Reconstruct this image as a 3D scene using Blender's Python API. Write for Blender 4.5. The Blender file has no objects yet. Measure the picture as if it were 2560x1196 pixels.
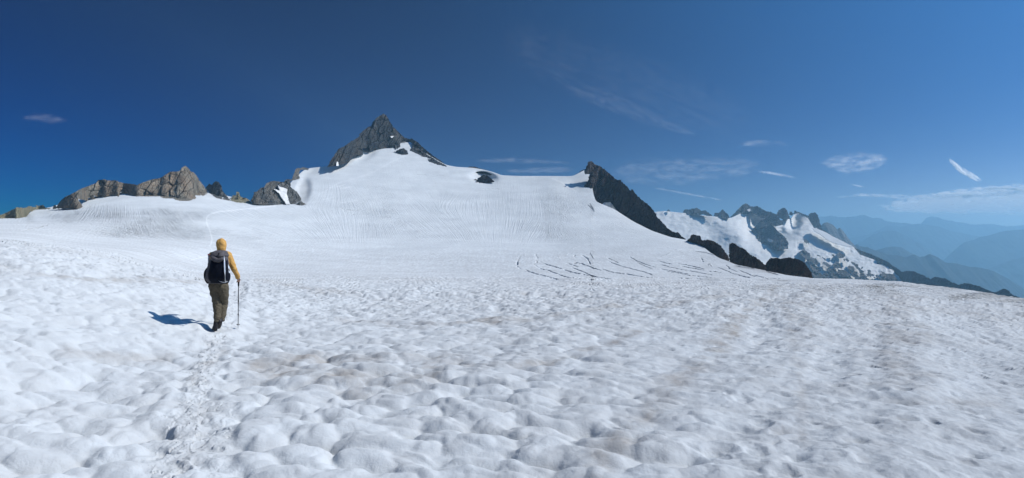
import bpy, bmesh, math, random
import numpy as np
from mathutils import Vector, Matrix

# ------------------------------------------------------------------ camera, world, sun, exposure
scene = bpy.context.scene
COL = scene.collection
F = 1500.0; CX = 1280.0; CY = 598.0; EYE = 1.7     # focal length and centre in pixels of the 2560 px photograph

cam_data = bpy.data.cameras.new("camera")
cam = bpy.data.objects.new("camera", cam_data); COL.objects.link(cam)
cam.location = (0, 0, EYE); cam.rotation_euler = (math.radians(90), 0, 0)
cam_data.sensor_width = 36.0; cam_data.lens = 36.0 * F / 2560.0
cam_data.clip_start = 0.1; cam_data.clip_end = 200000.0
scene.camera = cam

SUN_AZ, SUN_EL = math.radians(96.0), math.radians(44.0)
sunvec = Vector((math.sin(SUN_AZ) * math.cos(SUN_EL), math.cos(SUN_AZ) * math.cos(SUN_EL), math.sin(SUN_EL)))
world = bpy.data.worlds.new("World"); scene.world = world; world.use_nodes = True
wn = world.node_tree; wn.nodes.clear()
w_out = wn.nodes.new("ShaderNodeOutputWorld"); w_bg = wn.nodes.new("ShaderNodeBackground")
sky = wn.nodes.new("ShaderNodeTexSky"); sky.sky_type = 'NISHITA'; sky.sun_disc = False
sky.sun_elevation = SUN_EL; sky.sun_rotation = SUN_AZ
sky.altitude = 2300.0; sky.air_density = 1.0; sky.dust_density = 0.2; sky.ozone_density = 4.0
w_bg.inputs['Strength'].default_value = 0.085
def wmath(op, a, b=None):
    nd = wn.nodes.new("ShaderNodeMath"); nd.operation = op
    for i, v in enumerate((a, b)):
        if v is None: continue
        if isinstance(v, bpy.types.NodeSocket): wn.links.new(v, nd.inputs[i])
        else: nd.inputs[i].default_value = v
    return nd.outputs[0]
# the sky of the photograph is deeper than the model's: a contrast curve per channel, and the bright aureole round the sun
w_sep = wn.nodes.new("ShaderNodeSeparateColor"); w_com = wn.nodes.new("ShaderNodeCombineColor")
wn.links.new(sky.outputs[0], w_sep.inputs[0])
w_tc = wn.nodes.new("ShaderNodeTexCoord"); w_dot = wn.nodes.new("ShaderNodeVectorMath"); w_dot.operation = 'DOT_PRODUCT'
w_nrm = wn.nodes.new("ShaderNodeVectorMath"); w_nrm.operation = 'NORMALIZE'
wn.links.new(w_tc.outputs['Generated'], w_nrm.inputs[0]); wn.links.new(w_nrm.outputs[0], w_dot.inputs[0]); w_dot.inputs[1].default_value = sunvec
aur = wmath('POWER', wmath('MAXIMUM', wmath('ADD', w_dot.outputs['Value'], 0.20), 0.0), 2.6)
w_z = wn.nodes.new('ShaderNodeSeparateXYZ'); wn.links.new(w_nrm.outputs[0], w_z.inputs[0])
low_air = wmath('EXPONENT', wmath('MULTIPLY', wmath('MAXIMUM', w_z.outputs[2], 0.0), -30.0))     # paler air close to the horizon
SKY_CURVE = [(0.05, 2.4, 0.013), (0.31, 1.68, 0.175), (0.62, 1.7, 0.51)]     # gain, power, aureole
for i, (g_, p_, a_) in enumerate(SKY_CURVE):
    v = wmath('MULTIPLY', wmath('POWER', wmath('MULTIPLY', w_sep.outputs[i], 0.085), p_), g_ / 0.085)
    v = wmath('ADD', v, wmath('MULTIPLY', aur, a_ / 0.085))
    wn.links.new(wmath('ADD', v, wmath('MULTIPLY', wmath('MULTIPLY', aur, low_air), (4.6, 4.2, 3.2)[i] / 0.085)), w_com.inputs[i])
wn.links.new(w_com.outputs[0], w_bg.inputs['Color']); wn.links.new(w_bg.outputs[0], w_out.inputs['Surface'])

sun_data = bpy.data.lights.new("sun", 'SUN'); sun_data.energy = 5.0; sun_data.angle = math.radians(0.53)
sun_data.color = (1.0, 0.98, 0.945)
sun = bpy.data.objects.new("sun", sun_data); COL.objects.link(sun)
sun.rotation_euler = (-sunvec).to_track_quat('-Z', 'Y').to_euler()

scene.view_settings.view_transform = 'Standard'; scene.view_settings.look = 'None'
scene.view_settings.exposure = 0.0; scene.view_settings.gamma = 1.0
scene.view_settings.use_curve_mapping = False
scene.render.engine = 'CYCLES'
scene.cycles.use_denoising = True
scene.cycles.max_bounces = 6; scene.cycles.diffuse_bounces = 3; scene.cycles.glossy_bounces = 2
scene.cycles.volume_bounces = 2; scene.cycles.transparent_max_bounces = 12

HAZE_DENSITY = 6.8e-5
HAZE_COLOR = (0.43, 0.78, 1.0)

# ------------------------------------------------------------------ helpers
def hash2(ix, iy, seed):
    h = (ix.astype(np.int64) * 374761393 + iy.astype(np.int64) * 668265263 + seed * 1274126177) & 0xFFFFFFFF
    h = ((h ^ (h >> 13)) * 1274126177) & 0xFFFFFFFF
    h = ((h ^ (h >> 15)) * 2246822519) & 0xFFFFFFFF
    h = h ^ (h >> 16)
    return (h & 0xFFFFFF).astype(np.float64) / 16777216.0

def noise2(x, y, seed=0):
    """gradient noise, about -0.7..0.7"""
    x = np.asarray(x, float); y = np.asarray(y, float)
    ix = np.floor(x); iy = np.floor(y); fx = x - ix; fy = y - iy
    ix = ix.astype(np.int64); iy = iy.astype(np.int64)
    def g(ax, ay, dx, dy):
        a = hash2(ax, ay, seed) * 2 * math.pi
        return np.cos(a) * dx + np.sin(a) * dy
    u = fx * fx * fx * (fx * (fx * 6 - 15) + 10); v = fy * fy * fy * (fy * (fy * 6 - 15) + 10)
    n0 = g(ix, iy, fx, fy) * (1 - u) + g(ix + 1, iy, fx - 1, fy) * u
    n1 = g(ix, iy + 1, fx, fy - 1) * (1 - u) + g(ix + 1, iy + 1, fx - 1, fy - 1) * u
    return n0 * (1 - v) + n1 * v

def fbm(x, y, seed=0, octaves=4, gain=0.5, lac=2.03):
    s = 0; a = 1.0
    for k in range(octaves):
        s = s + a * noise2(x, y, seed + 17 * k); x = x * lac + 3.1; y = y * lac - 1.7; a *= gain
    return s

def ridged(x, y, seed=0, octaves=4, gain=0.5):
    s = 0; a = 1.0
    for k in range(octaves):
        s = s + a * (1 - 2.2 * np.abs(noise2(x, y, seed + 31 * k))); x = x * 2.07 + 5.3; y = y * 2.07 - 2.9; a *= gain
    return s

def worley(x, y, seed=0):
    """distance to nearest and second nearest feature point, offset to nearest point, two random numbers of its cell"""
    x = np.asarray(x, float); y = np.asarray(y, float)
    ix = np.floor(x).astype(np.int64); iy = np.floor(y).astype(np.int64)
    f1 = np.full(x.shape, 9.0); f2 = np.full(x.shape, 9.0); bx = np.zeros(x.shape); by = np.zeros(x.shape)
    r1 = np.zeros(x.shape); r2 = np.zeros(x.shape); r3 = np.zeros(x.shape)
    for dx in (-1, 0, 1):
        for dy in (-1, 0, 1):
            cx = ix + dx; cy = iy + dy
            px = cx + 0.1 + 0.8 * hash2(cx, cy, seed); py = cy + 0.1 + 0.8 * hash2(cx, cy, seed + 1)
            d = np.hypot(px - x, py - y)
            n = d < f1
            f2 = np.where(n, f1, np.minimum(f2, d))
            bx = np.where(n, x - px, bx); by = np.where(n, y - py, by)
            r1 = np.where(n, hash2(cx, cy, seed + 2), r1); r2 = np.where(n, hash2(cx, cy, seed + 3), r2)
            r3 = np.where(n, hash2(cx, cy, seed + 4), r3)
            f1 = np.where(n, d, f1)
    return f1, f2, bx, by, r1, r2, r3

def sstep(a, b, x):
    t = np.clip((x - a) / (b - a), 0, 1); return t * t * (3 - 2 * t)

def to_world(px, py, Y):
    """a point at depth Y seen at that place of the photograph"""
    return (px - CX) / F * Y, Y, EYE + (CY - py) / F * Y

def seg_dist(px, py, line, sx=1.0, sy=1.0):
    """distance of points to a polyline and the parameter along it (0..1)"""
    best = np.full(px.shape, 1e9); par = np.zeros(px.shape)
    pts = np.array(line, float); L = np.concatenate([[0], np.cumsum(np.hypot(*np.diff(pts, axis=0).T))]); L /= L[-1]
    for k in range(len(pts) - 1):
        (ax, ay), (bx, by) = pts[k], pts[k + 1]
        vx, vy = (bx - ax) * sx, (by - ay) * sy
        wx, wy = (px - ax) * sx, (py - ay) * sy
        t = np.clip((wx * vx + wy * vy) / (vx * vx + vy * vy + 1e-12), 0, 1)
        d = np.hypot(wx - t * vx, wy - t * vy)
        n = d < best
        best = np.where(n, d, best); par = np.where(n, L[k] + t * (L[k + 1] - L[k]), par)
    return best, par

def inside(px, py, poly):
    res = np.zeros(px.shape, bool); n = len(poly)
    for k in range(n):
        x1, y1 = poly[k]; x2, y2 = poly[(k + 1) % n]
        if y1 == y2: continue
        c = ((y1 > py) != (y2 > py)) & (px < (x2 - x1) * (py - y1) / (y2 - y1) + x1)
        res ^= c
    return res

def build_mesh(name, verts, faces, mat, parent=None, smooth=True, attrs=None, uv=None):
    """verts (n,3) array, faces (m,k) int array of one size or list; one mesh object"""
    me = bpy.data.meshes.new(name)
    verts = np.ascontiguousarray(verts, dtype=np.float32)
    if isinstance(faces, np.ndarray):
        m, k = faces.shape
        me.vertices.add(len(verts)); me.vertices.foreach_set("co", verts.ravel())
        me.loops.add(m * k); me.loops.foreach_set("vertex_index", np.ascontiguousarray(faces, dtype=np.int32).ravel())
        me.polygons.add(m)
        me.polygons.foreach_set("loop_start", np.arange(0, m * k, k, dtype=np.int32))
        me.polygons.foreach_set("loop_total", np.full(m, k, dtype=np.int32))
        me.update(calc_edges=True)
    else:
        me.from_pydata([tuple(v) for v in verts.tolist()], [], faces); me.update()
    me.polygons.foreach_set("use_smooth", np.full(len(me.polygons), smooth, dtype=bool))
    if attrs:
        for an, arr in attrs.items():
            a = me.attributes.new(an, 'FLOAT', 'POINT'); a.data.foreach_set("value", np.ascontiguousarray(arr, dtype=np.float32))
    if uv is not None:
        a = me.attributes.new("chart", 'FLOAT_VECTOR', 'POINT')
        a.data.foreach_set("vector", np.ascontiguousarray(np.column_stack([uv[0], uv[1], np.zeros(len(uv[0]))]), dtype=np.float32).ravel())
    me.validate(clean_customdata=False)
    o = bpy.data.objects.new(name, me); COL.objects.link(o)
    if mat: me.materials.append(mat)
    if parent: o.parent = parent
    return o

def grid_faces(nr, nc):
    i = np.arange(nr * nc).reshape(nr, nc)
    return np.stack([i[:-1, :-1], i[:-1, 1:], i[1:, 1:], i[1:, :-1]], -1).reshape(-1, 4)

def tag(o, label=None, cat=None, group=None, kind=None):
    if label: o['label'] = label
    if cat: o['category'] = cat
    if group: o['group'] = group
    if kind: o['kind'] = kind
    return o

def empty(name, loc=(0, 0, 0), rz=0.0):
    o = bpy.data.objects.new(name, None); COL.objects.link(o); o.location = loc; o.rotation_euler = (0, 0, rz)
    o.empty_display_size = 0.2
    return o

# ------------------------------------------------------------------ materials
class NT:
    def __init__(self, name):
        self.m = bpy.data.materials.new(name); self.m.use_nodes = True
        self.t = self.m.node_tree; self.t.nodes.clear()
        self.out = self.t.nodes.new("ShaderNodeOutputMaterial")
    def n(self, kind, **kw):
        nd = self.t.nodes.new("ShaderNode" + kind)
        for k, v in kw.items():
            if k in nd.inputs: self.set(nd.inputs[k], v)
            else: setattr(nd, k, v)
        return nd
    def set(self, sock, v):
        if isinstance(v, bpy.types.NodeSocket): self.t.links.new(v, sock)
        elif isinstance(v, bpy.types.Node): self.t.links.new(v.outputs[0], sock)
        else: sock.default_value = v
    def math(self, op, a, b=None, c=None, clamp=False):
        nd = self.t.nodes.new("ShaderNodeMath"); nd.operation = op; nd.use_clamp = clamp
        self.set(nd.inputs[0], a)
        if b is not None: self.set(nd.inputs[1], b)
        if c is not None: self.set(nd.inputs[2], c)
        return nd.outputs[0]
    def mix(self, f, a, b, mode='MIX'):
        nd = self.t.nodes.new("ShaderNodeMix"); nd.data_type = 'RGBA'; nd.blend_type = mode
        self.set(nd.inputs[0], f); self.set(nd.inputs[6], a); self.set(nd.inputs[7], b)
        return nd.outputs[2]
    def ramp(self, v, stops):
        nd = self.t.nodes.new("ShaderNodeValToRGB"); self.set(nd.inputs[0], v)
        e = nd.color_ramp.elements
        while len(e) < len(stops): e.new(0.5)
        for k, (p, c) in enumerate(stops):
            e[k].position = p; e[k].color = (c, c, c, 1) if isinstance(c, (int, float)) else (*c, 1)
        return nd.outputs[0]
    def mapped(self, vec, scale=(1, 1, 1), rot=(0, 0, 0), loc=(0, 0, 0)):
        nd = self.t.nodes.new("ShaderNodeMapping"); self.set(nd.inputs[0], vec)
        nd.inputs[1].default_value = loc; nd.inputs[2].default_value = rot; nd.inputs[3].default_value = scale
        return nd.outputs[0]
    def noise(self, vec, scale, detail=4, rough=0.55, dist=0.0):
        nd = self.t.nodes.new("ShaderNodeTexNoise"); self.set(nd.inputs['Vector'], vec)
        nd.inputs['Scale'].default_value = scale; nd.inputs['Detail'].default_value = detail
        nd.inputs['Roughness'].default_value = rough; nd.inputs['Distortion'].default_value = dist
        return nd.outputs[0]
    def attr(self, name, out='Fac'):
        nd = self.t.nodes.new("ShaderNodeAttribute"); nd.attribute_name = name
        return nd.outputs[out]
    def pos(self):
        return self.t.nodes.new("ShaderNodeNewGeometry").outputs['Position']
    def bump(self, h, dist, strength=1.0, normal=None):
        nd = self.t.nodes.new("ShaderNodeBump"); self.set(nd.inputs['Height'], h)
        nd.inputs['Distance'].default_value = dist; nd.inputs['Strength'].default_value = strength
        if normal is not None: self.set(nd.inputs['Normal'], normal)
        return nd.outputs[0]
    def bsdf(self, color, rough=0.7, normal=None, spec=0.3, **kw):
        nd = self.t.nodes.new("ShaderNodeBsdfPrincipled")
        self.set(nd.inputs['Base Color'], color if not isinstance(color, tuple) or len(color) == 4 else (*color, 1))
        self.set(nd.inputs['Roughness'], rough)
        nd.inputs['Specular IOR Level'].default_value = spec
        if normal is not None: self.set(nd.inputs['Normal'], normal)
        for k, v in kw.items(): self.set(nd.inputs[k], v)
        self.t.links.new(nd.outputs[0], self.out.inputs['Surface'])
        return nd

def snow_material():
    """old summer snow: clean, dirty or toned darker where the attributes say so, grain and fine runnels as relief"""
    k = NT("old_snow"); p = k.pos()
    dirt = k.attr("dirt"); track = k.attr("track"); run = k.attr("runnel"); near = k.attr("near")
    chart = k.attr("chart", 'Vector')
    n_dirt = k.noise(p, 1.7, 8, 0.68)
    n_speck = k.noise(p, 26.0, 4, 0.7)
    big = k.noise(k.mapped(p, (0.02, 0.02, 0.05)), 1.0, 4, 0.55)
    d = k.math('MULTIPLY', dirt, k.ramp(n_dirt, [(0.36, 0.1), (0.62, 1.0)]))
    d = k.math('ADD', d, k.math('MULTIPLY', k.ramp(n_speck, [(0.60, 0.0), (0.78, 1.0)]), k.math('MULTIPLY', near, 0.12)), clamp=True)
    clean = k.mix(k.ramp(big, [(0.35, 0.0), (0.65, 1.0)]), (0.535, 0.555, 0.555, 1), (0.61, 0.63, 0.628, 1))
    # old snow seen from afar: clean and dusty cups, the shading of their relief painted in as speckle
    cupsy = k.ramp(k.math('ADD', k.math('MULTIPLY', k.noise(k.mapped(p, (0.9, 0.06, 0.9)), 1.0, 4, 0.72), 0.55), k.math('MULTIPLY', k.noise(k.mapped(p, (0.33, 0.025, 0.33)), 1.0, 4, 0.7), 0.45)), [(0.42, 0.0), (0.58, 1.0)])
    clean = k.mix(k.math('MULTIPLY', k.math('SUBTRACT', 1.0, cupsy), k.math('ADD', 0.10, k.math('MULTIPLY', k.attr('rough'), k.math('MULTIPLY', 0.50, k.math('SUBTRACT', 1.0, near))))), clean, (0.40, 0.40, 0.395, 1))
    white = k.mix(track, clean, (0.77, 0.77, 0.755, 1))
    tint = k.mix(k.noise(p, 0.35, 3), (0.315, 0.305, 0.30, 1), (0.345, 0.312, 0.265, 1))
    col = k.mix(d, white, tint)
    # runnels: long thin grooves down the fall line, read from the chart coordinates
    g1 = k.noise(k.mapped(chart, (0.36, 0.020, 1)), 1.0, 3, 0.6, 0.15)
    g2 = k.noise(k.mapped(chart, (0.85, 0.05, 1), loc=(7, 3, 0)), 1.0, 2, 0.6)
    gr = k.math('ADD', k.math('MULTIPLY', g1, 0.7), k.math('MULTIPLY', g2, 0.45))
    grs = k.math('MULTIPLY', gr, run)
    b1 = k.bump(grs, 1.15, 1.0)
    far_w = k.math('SUBTRACT', 1.0, near)
    gritty = k.math('ADD', k.math('MULTIPLY', k.noise(p, 8.0, 6, 0.68), 0.5), k.math('MULTIPLY', k.noise(p, 50.0, 3, 0.6), 0.12))
    b2 = k.bump(k.math('MULTIPLY', gritty, k.attr('open')), 0.040, 0.7, b1)
    mid = k.math('MULTIPLY', k.noise(k.mapped(p, (1, 0.7, 1)), 0.9, 6, 0.75), k.math('MULTIPLY', far_w, k.attr('open')))
    b3 = k.bump(mid, 0.05, 0.8, b2)
    wide = k.math('MULTIPLY', k.noise(k.mapped(p, (0.22, 0.10, 0.22)), 1.0, 6, 0.72), k.math('MULTIPLY', k.math('MULTIPLY', far_w, k.attr('open')), k.attr('rough')))
    b3 = k.bump(wide, 0.22, 0.7, b3)
    df_ = k.n('BsdfDiffuse'); k.set(df_.inputs['Color'], col); k.set(df_.inputs['Normal'], b3); df_.inputs['Roughness'].default_value = 0.3
    k.t.links.new(df_.outputs[0], k.out.inputs['Surface'])
    return k.m

def rock_material(name, dark, light, warm, scale, warm_amount=0.5, bump_m=1.5):
    k = NT(name); p = k.pos()
    q = k.mapped(p, (scale, scale, scale * 0.6))
    n1 = k.noise(q, 1.0, 8, 0.62, 0.4)
    n2 = k.noise(q, 4.5, 6, 0.7)
    n3 = k.noise(q, 0.28, 4, 0.6, 0.5)
    c = k.mix(k.ramp(n1, [(0.34, 0.0), (0.66, 1.0)]), (*dark, 1), (*light, 1))
    c = k.mix(k.math('MULTIPLY', k.ramp(n3, [(0.42, 0.0), (0.62, 1.0)]), warm_amount), c, (*warm, 1))
    v = k.t.nodes.new("ShaderNodeTexVoronoi"); v.feature = 'DISTANCE_TO_EDGE'; v.inputs['Scale'].default_value = 0.9
    k.set(v.inputs['Vector'], k.mix(0.35, q, k.t.nodes.new("ShaderNodeTexNoise").outputs[1]))
    crack = k.ramp(v.outputs[0], [(0.0, 0.35), (0.045, 1.0)])
    c = k.mix(1.0, c, k.mix(k.ramp(n2, [(0.3, 0.0), (0.7, 1.0)]), (0.62, 0.62, 0.62, 1), (1.25, 1.25, 1.25, 1)), 'MULTIPLY')
    c = k.mix(0.6, c, k.mix(crack, (0.35, 0.35, 0.35, 1), (1, 1, 1, 1)), 'MULTIPLY')
    h = k.math('ADD', k.math('MULTIPLY', n1, 1.0), k.math('MULTIPLY', n2, 0.5))
    k.bsdf(c, 0.9, k.bump(h, bump_m / scale * 0.35, 0.9), 0.15)
    return k.m

M = {}
M['snow'] = snow_material()
M['far_snow'] = None
def far_snow():
    k = NT("far_glacier_snow"); p = k.pos()
    n = k.noise(k.mapped(p, (0.012, 0.012, 0.03)), 1.0, 7, 0.65, 0.5)
    n2 = k.noise(k.mapped(p, (0.002, 0.002, 0.004)), 1.0, 4, 0.6)
    c = k.mix(k.ramp(n, [(0.3, 0.0), (0.7, 1.0)]), (0.55, 0.545, 0.525, 1), (0.66, 0.655, 0.63, 1))
    c = k.mix(k.math('MULTIPLY', k.ramp(n2, [(0.5, 0.0), (0.7, 1.0)]), 0.3), c, (0.60, 0.60, 0.60, 1))
    k.bsdf(c, 0.7, k.bump(n, 6.0, 0.8), 0.2)
    return k.m
M['far_snow'] = far_snow()
M['brown_rock'] = rock_material("brown_rock", (0.095, 0.088, 0.072), (0.27, 0.245, 0.195), (0.30, 0.205, 0.135), 0.10, 0.5)
M['green_rock'] = rock_material("lichened_rock", (0.15, 0.14, 0.09), (0.33, 0.31, 0.20), (0.33, 0.25, 0.17), 0.10, 0.4)
M['grey_rock'] = rock_material("grey_rock", (0.045, 0.05, 0.052), (0.16, 0.157, 0.145), (0.18, 0.15, 0.115), 0.09, 0.45)
M['dark_rock'] = rock_material("dark_summit_rock", (0.016, 0.020, 0.025), (0.064, 0.066, 0.066), (0.12, 0.10, 0.078), 0.055, 0.35)
M['red_rock'] = rock_material("dark_reddish_rock", (0.020, 0.019, 0.021), (0.066, 0.053, 0.050), (0.075, 0.042, 0.034), 0.08, 0.4)
M['knob_rock'] = rock_material("reddish_black_rock", (0.025, 0.022, 0.024), (0.10, 0.075, 0.066), (0.11, 0.065, 0.05), 0.22, 0.5)
M['far_rock'] = rock_material("far_rock", (0.05, 0.055, 0.06), (0.14, 0.135, 0.13), (0.12, 0.10, 0.085), 0.016, 0.3)
def forest(name, c1, c2, s):
    k = NT(name); p = k.pos(); n = k.noise(p, s, 8, 0.65)
    k.bsdf(k.mix(k.ramp(n, [(0.35, 0.0), (0.65, 1.0)]), (*c1, 1), (*c2, 1)), 0.95, k.bump(n, 40.0, 0.8), 0.1)
    return k.m
M['forest'] = forest("forested_hillside", (0.012, 0.016, 0.020), (0.034, 0.040, 0.042), 0.004)
# ------------------------------------------------------------------ the main snowfield: one surface from the camera to the dome
S_PTS = [(-900,590),(-400,560),(-100,547),(0,544),(50,543.5),(68,539),(76,530),(92,522),(125,519),(160,507),(185,495),(200,490),(225,486),(260,481),(340,480),
 (420,480),(490,478),(520,477),(545,484),(575,492),(600,496),(627,502),(660,498),(690,484),(720,464),(745,438),(760,425),(774,420.5),(800,418),(817,416),
 (845,407),(872,393),(890,379),(905,370),(922,367),(945,365),(975,358),(1008,354),(1030,360),(1050,374),(1075,390),(1096,403),(1116,413),(1140,417.5),(1160,418.7),(1183,420),(1209,424.5),(1232,430.5),(1254,438.6),(1301,440.5),(1371,440.5),(1422,441),(1433,440),(1441,436),
 (1462,424.5),(1470,430),(1476,437),(1480,466),(1485,496),(1490,504.5),(1535,523),(1582,553.4),(1629,577),(1675.6,593),(1715,600),(1734,606),(1760,619),(1775,631),
 (1797,645),(1819,652.7),(1840,662),(1891,672),(1928,680),(1972,689),(2033,696),(2125,698),(2251,704.5),(2376,719.5),(2501.6,738),(2560,747),(2900,800),(3500,900)]
YC_PTS = [(-900,700),(-400,720),(0,790),(60,800),(200,860),(300,900),(500,950),(620,1000),(715,1040),(735,1180),(850,1350),(960,1500),(1040,1450),(1120,1400),
 (1280,1300),(1440,1240),(1480,1200),(1535,1010),(1629,850),(1715,700),(1819,500),(1891,390),(2033,230),(2160,150),(2376,95),(2560,72),(2900,62),(3500,55)]
# image heights of the surface at given depths, column by column; the crest closes each list
TAB = {
 -900: [(20,610),(35,602),(60,598),(110,596),(200,594)],
 0:    [(20,610),(35,594),(60,583),(110,576),(200,569),(350,562),(550,554)],
 300:  [(20,655),(35,634),(60,622),(110,613),(200,604),(350,588),(550,552),(800,508)],
 600:  [(20,727),(35,703),(60,693),(110,684),(200,672),(350,648),(550,606),(800,552)],
 730:  [(20,729),(35,705),(60,695),(110,687),(200,677),(350,654),(550,622),(800,575),(950,520)],
 960:  [(20,731),(35,707),(60,697),(110,691),(200,683),(350,665),(550,640),(760,606),(900,560),(1100,490),(1300,424)],
 1280: [(20,731),(35,707),(60,698),(110,692),(200,685),(350,667),(550,642),(760,608),(900,570),(1100,500)],
 1440: [(20,731),(35,707),(60,698),(110,692),(200,685),(350,667),(550,642),(760,612),(900,570),(1060,505)],
 1535: [(20,731),(35,708),(60,698),(110,693),(200,686),(350,668),(550,640),(760,595),(1010,523)],
 1629: [(20,731),(35,708),(60,699),(110,693),(200,687),(350,669),(550,636),(700,606),(850,576)],
 1715: [(20,731),(35,708),(60,699),(110,694),(200,688),(350,668),(550,628)],
 1819: [(20,732),(35,709),(60,700),(110,696),(200,689),(350,673)],
 1891: [(20,732),(35,710),(60,702),(110,698),(200,691)],
 2033: [(20,734),(35,713),(60,705),(110,700)],
 2160: [(20,737),(35,717),(60,707)],
 2376: [(20,750),(35,733),(60,723)],
 2560: [(20,772),(35,757)],
 2900: [(20,842),(35,822)],
 3500: [(20,940),(35,915)],
}
def pchip(xk, yk, x):
    xk = np.array(xk, float); yk = np.array(yk, float); h = np.diff(xk); d = np.diff(yk) / h
    m = np.zeros(len(xk)); m[0] = d[0]; m[-1] = d[-1]
    for i in range(1, len(xk) - 1):
        if d[i - 1] * d[i] > 0:
            w1 = 2 * h[i] + h[i - 1]; w2 = h[i] + 2 * h[i - 1]
            m[i] = (w1 + w2) / (w1 / d[i - 1] + w2 / d[i])
    i = np.clip(np.searchsorted(xk, x) - 1, 0, len(h) - 1); t = (x - xk[i]) / h[i]
    return ((1 + 2 * t) * (1 - t) ** 2 * yk[i] + t * (1 - t) ** 2 * h[i] * m[i] + t * t * (3 - 2 * t) * yk[i + 1] + t * t * (t - 1) * h[i] * m[i + 1])

cols_in = np.arange(-30, 2592, 2.1)
cols = np.concatenate([np.linspace(-900, -34, 42), cols_in, np.linspace(2596, 3500, 42)])
NC = len(cols)
S_raw = np.interp(cols, *np.array(S_PTS, float).T)
def smooth_cols(a, sigma):
    xs = np.arange(-900, 3501, 4.0); v = np.interp(xs, cols, a); n = int(sigma * 3 / 4); kx = np.arange(-n, n + 1) * 4.0
    kern = np.exp(-0.5 * (kx / sigma) ** 2); kern /= kern.sum()
    return np.interp(cols, xs, np.convolve(np.pad(v, n, mode='edge'), kern, mode='valid'))
S_raw = smooth_cols(S_raw, 3.0)
YC0 = np.interp(cols, *np.array(YC_PTS, float).T)
# one smooth field of depth over the picture plane for the whole broad surface: log depth for every column and image height
PG = np.arange(330.0, 960.0, 2.0)
tab_px = sorted(TAB); gf = []
for c in tab_px:
    yc = float(np.interp(c, cols, YC0)); s = float(np.interp(c, cols, smooth_cols(S_raw, 15.0)))
    lst = sorted(set(TAB[c] + [(yc, s)])); Yl = [math.log(Y) for Y, _ in lst]; pl = [-v for _, v in lst]
    g_hi = min(max((Yl[-1] - Yl[-2]) / (pl[-1] - pl[-2]), 0.002), 0.012)
    v = np.where(-PG > pl[-1], Yl[-1] + g_hi * (-PG - pl[-1]), np.where(-PG < pl[0], Yl[0] + (Yl[1] - Yl[0]) / (pl[1] - pl[0]) * 1.25 * (-PG - pl[0]), pchip(pl, Yl, np.clip(-PG, pl[0], pl[-1]))))
    gf.append(np.clip(v, math.log(6.0), math.log(2300.0)))
gf = np.array(gf)                                     # (control, PG)
G = np.empty((len(PG), NC))
for k, y in enumerate(PG): G[k] = smooth_cols(pchip(tab_px, gf[:, k], cols), 30.0 + 65.0 * float(np.clip((715 - y) / 60.0, 0, 1)))
kern = np.exp(-0.5 * (np.arange(-6, 7) * 2 / 4.0) ** 2); kern /= kern.sum()
Gs = np.apply_along_axis(lambda m_: np.convolve(np.pad(m_, 6, mode='edge'), kern, mode='valid'), 0, G)
wsm = sstep(700, 670, PG)[:, None]; G = G * (1 - wsm) + Gs * wsm
def far_depth(py):
    """depth of the broad surface where column k is at image height py[k]"""
    f = np.clip((py - PG[0]) / 2.0, 0, len(PG) - 1.001); a = f.astype(int); f = f - a; k = np.arange(NC)
    return np.exp(G[a, k] * (1 - f) + G[a + 1, k] * f)
Y20 = np.array([np.interp(-math.log(20.0), -G[::-1, k][::-1], PG) if False else PG[np.argmax(G[:, k] < math.log(20.0))] for k in range(NC)])
for k in range(NC):
    a = max(int(np.argmax(G[:, k] < math.log(20.0))), 1); g0, g1 = G[a - 1, k], G[a, k]
    Y20[k] = PG[a - 1] + 2.0 * (g0 - math.log(20.0)) / (g0 - g1 + 1e-9)
YC = far_depth(S_raw)

def z_near(x, Y):
    s = np.maximum(-x - 4.9, 0.0); s = np.where(s > 0, s * s / (s + 0.35), 0)
    z = 0.50 * (1 - np.exp(-0.40 * s)) + 1.75 * (1 - np.exp(-0.066 * s))
    r = np.maximum(x - 1.0, 0.0)
    return z - 0.030 * r - 0.0012 * r * r * 0.5
# rows: image-even near the camera, then evenly spread (in the picture) up to the crest
y_img = np.concatenate([np.array([2400, 2000, 1750, 1550, 1420, 1330, 1280, 1250, 1230]), np.arange(1215, 733, -1.5)])
Yn = F * EYE / (y_img - CY)
Yn = Yn[Yn < 19.2]
NT_ROWS = 400
v_rows = np.linspace(0, 1, NT_ROWS)
NR = len(Yn) + NT_ROWS
PX = np.broadcast_to(cols, (NR, NC)).copy(); YY = np.empty((NR, NC)); ZZ = np.empty((NR, NC))
for j, Y in enumerate(Yn):
    YY[j] = Y; ZZ[j] = z_near((cols - CX) / F * Y, Y)
for j, t in enumerate(v_rows):
    jj = len(Yn) + j
    py = Y20 + (S_raw - Y20) * t; Y = far_depth(py)
    YY[jj] = Y; ZZ[jj] = EYE + (CY - py) / F * Y
XX = (PX - CX) / F * YY
# blend the near ground into the column profiles
bl = sstep(9.0, 19.5, YY)
jn = len(Yn)
blend_z = EYE + (CY - Y20[None, :] ) / F * 20.0
ZZ[:jn] = ZZ[:jn] * (1 - bl[:jn]) + np.broadcast_to(blend_z, ZZ[:jn].shape) * bl[:jn]
PYI = CY - (ZZ - EYE) / YY * F           # image row of every vertex before the fine relief

def snow_depth(px, py):
    """depth of the snow surface seen at a place of the photograph"""
    px = np.atleast_1d(np.asarray(px, float)); py = np.atleast_1d(np.asarray(py, float)); out = np.empty(px.shape)
    for i, (a, b) in enumerate(zip(px, py)):
        c = int(np.clip(np.searchsorted(cols, a), 1, NC - 1)); colv = PYI[:, c]
        k = np.argmax(colv <= b) if (colv <= b).any() else NR - 1
        out[i] = YY[k, c]
    return out

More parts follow.
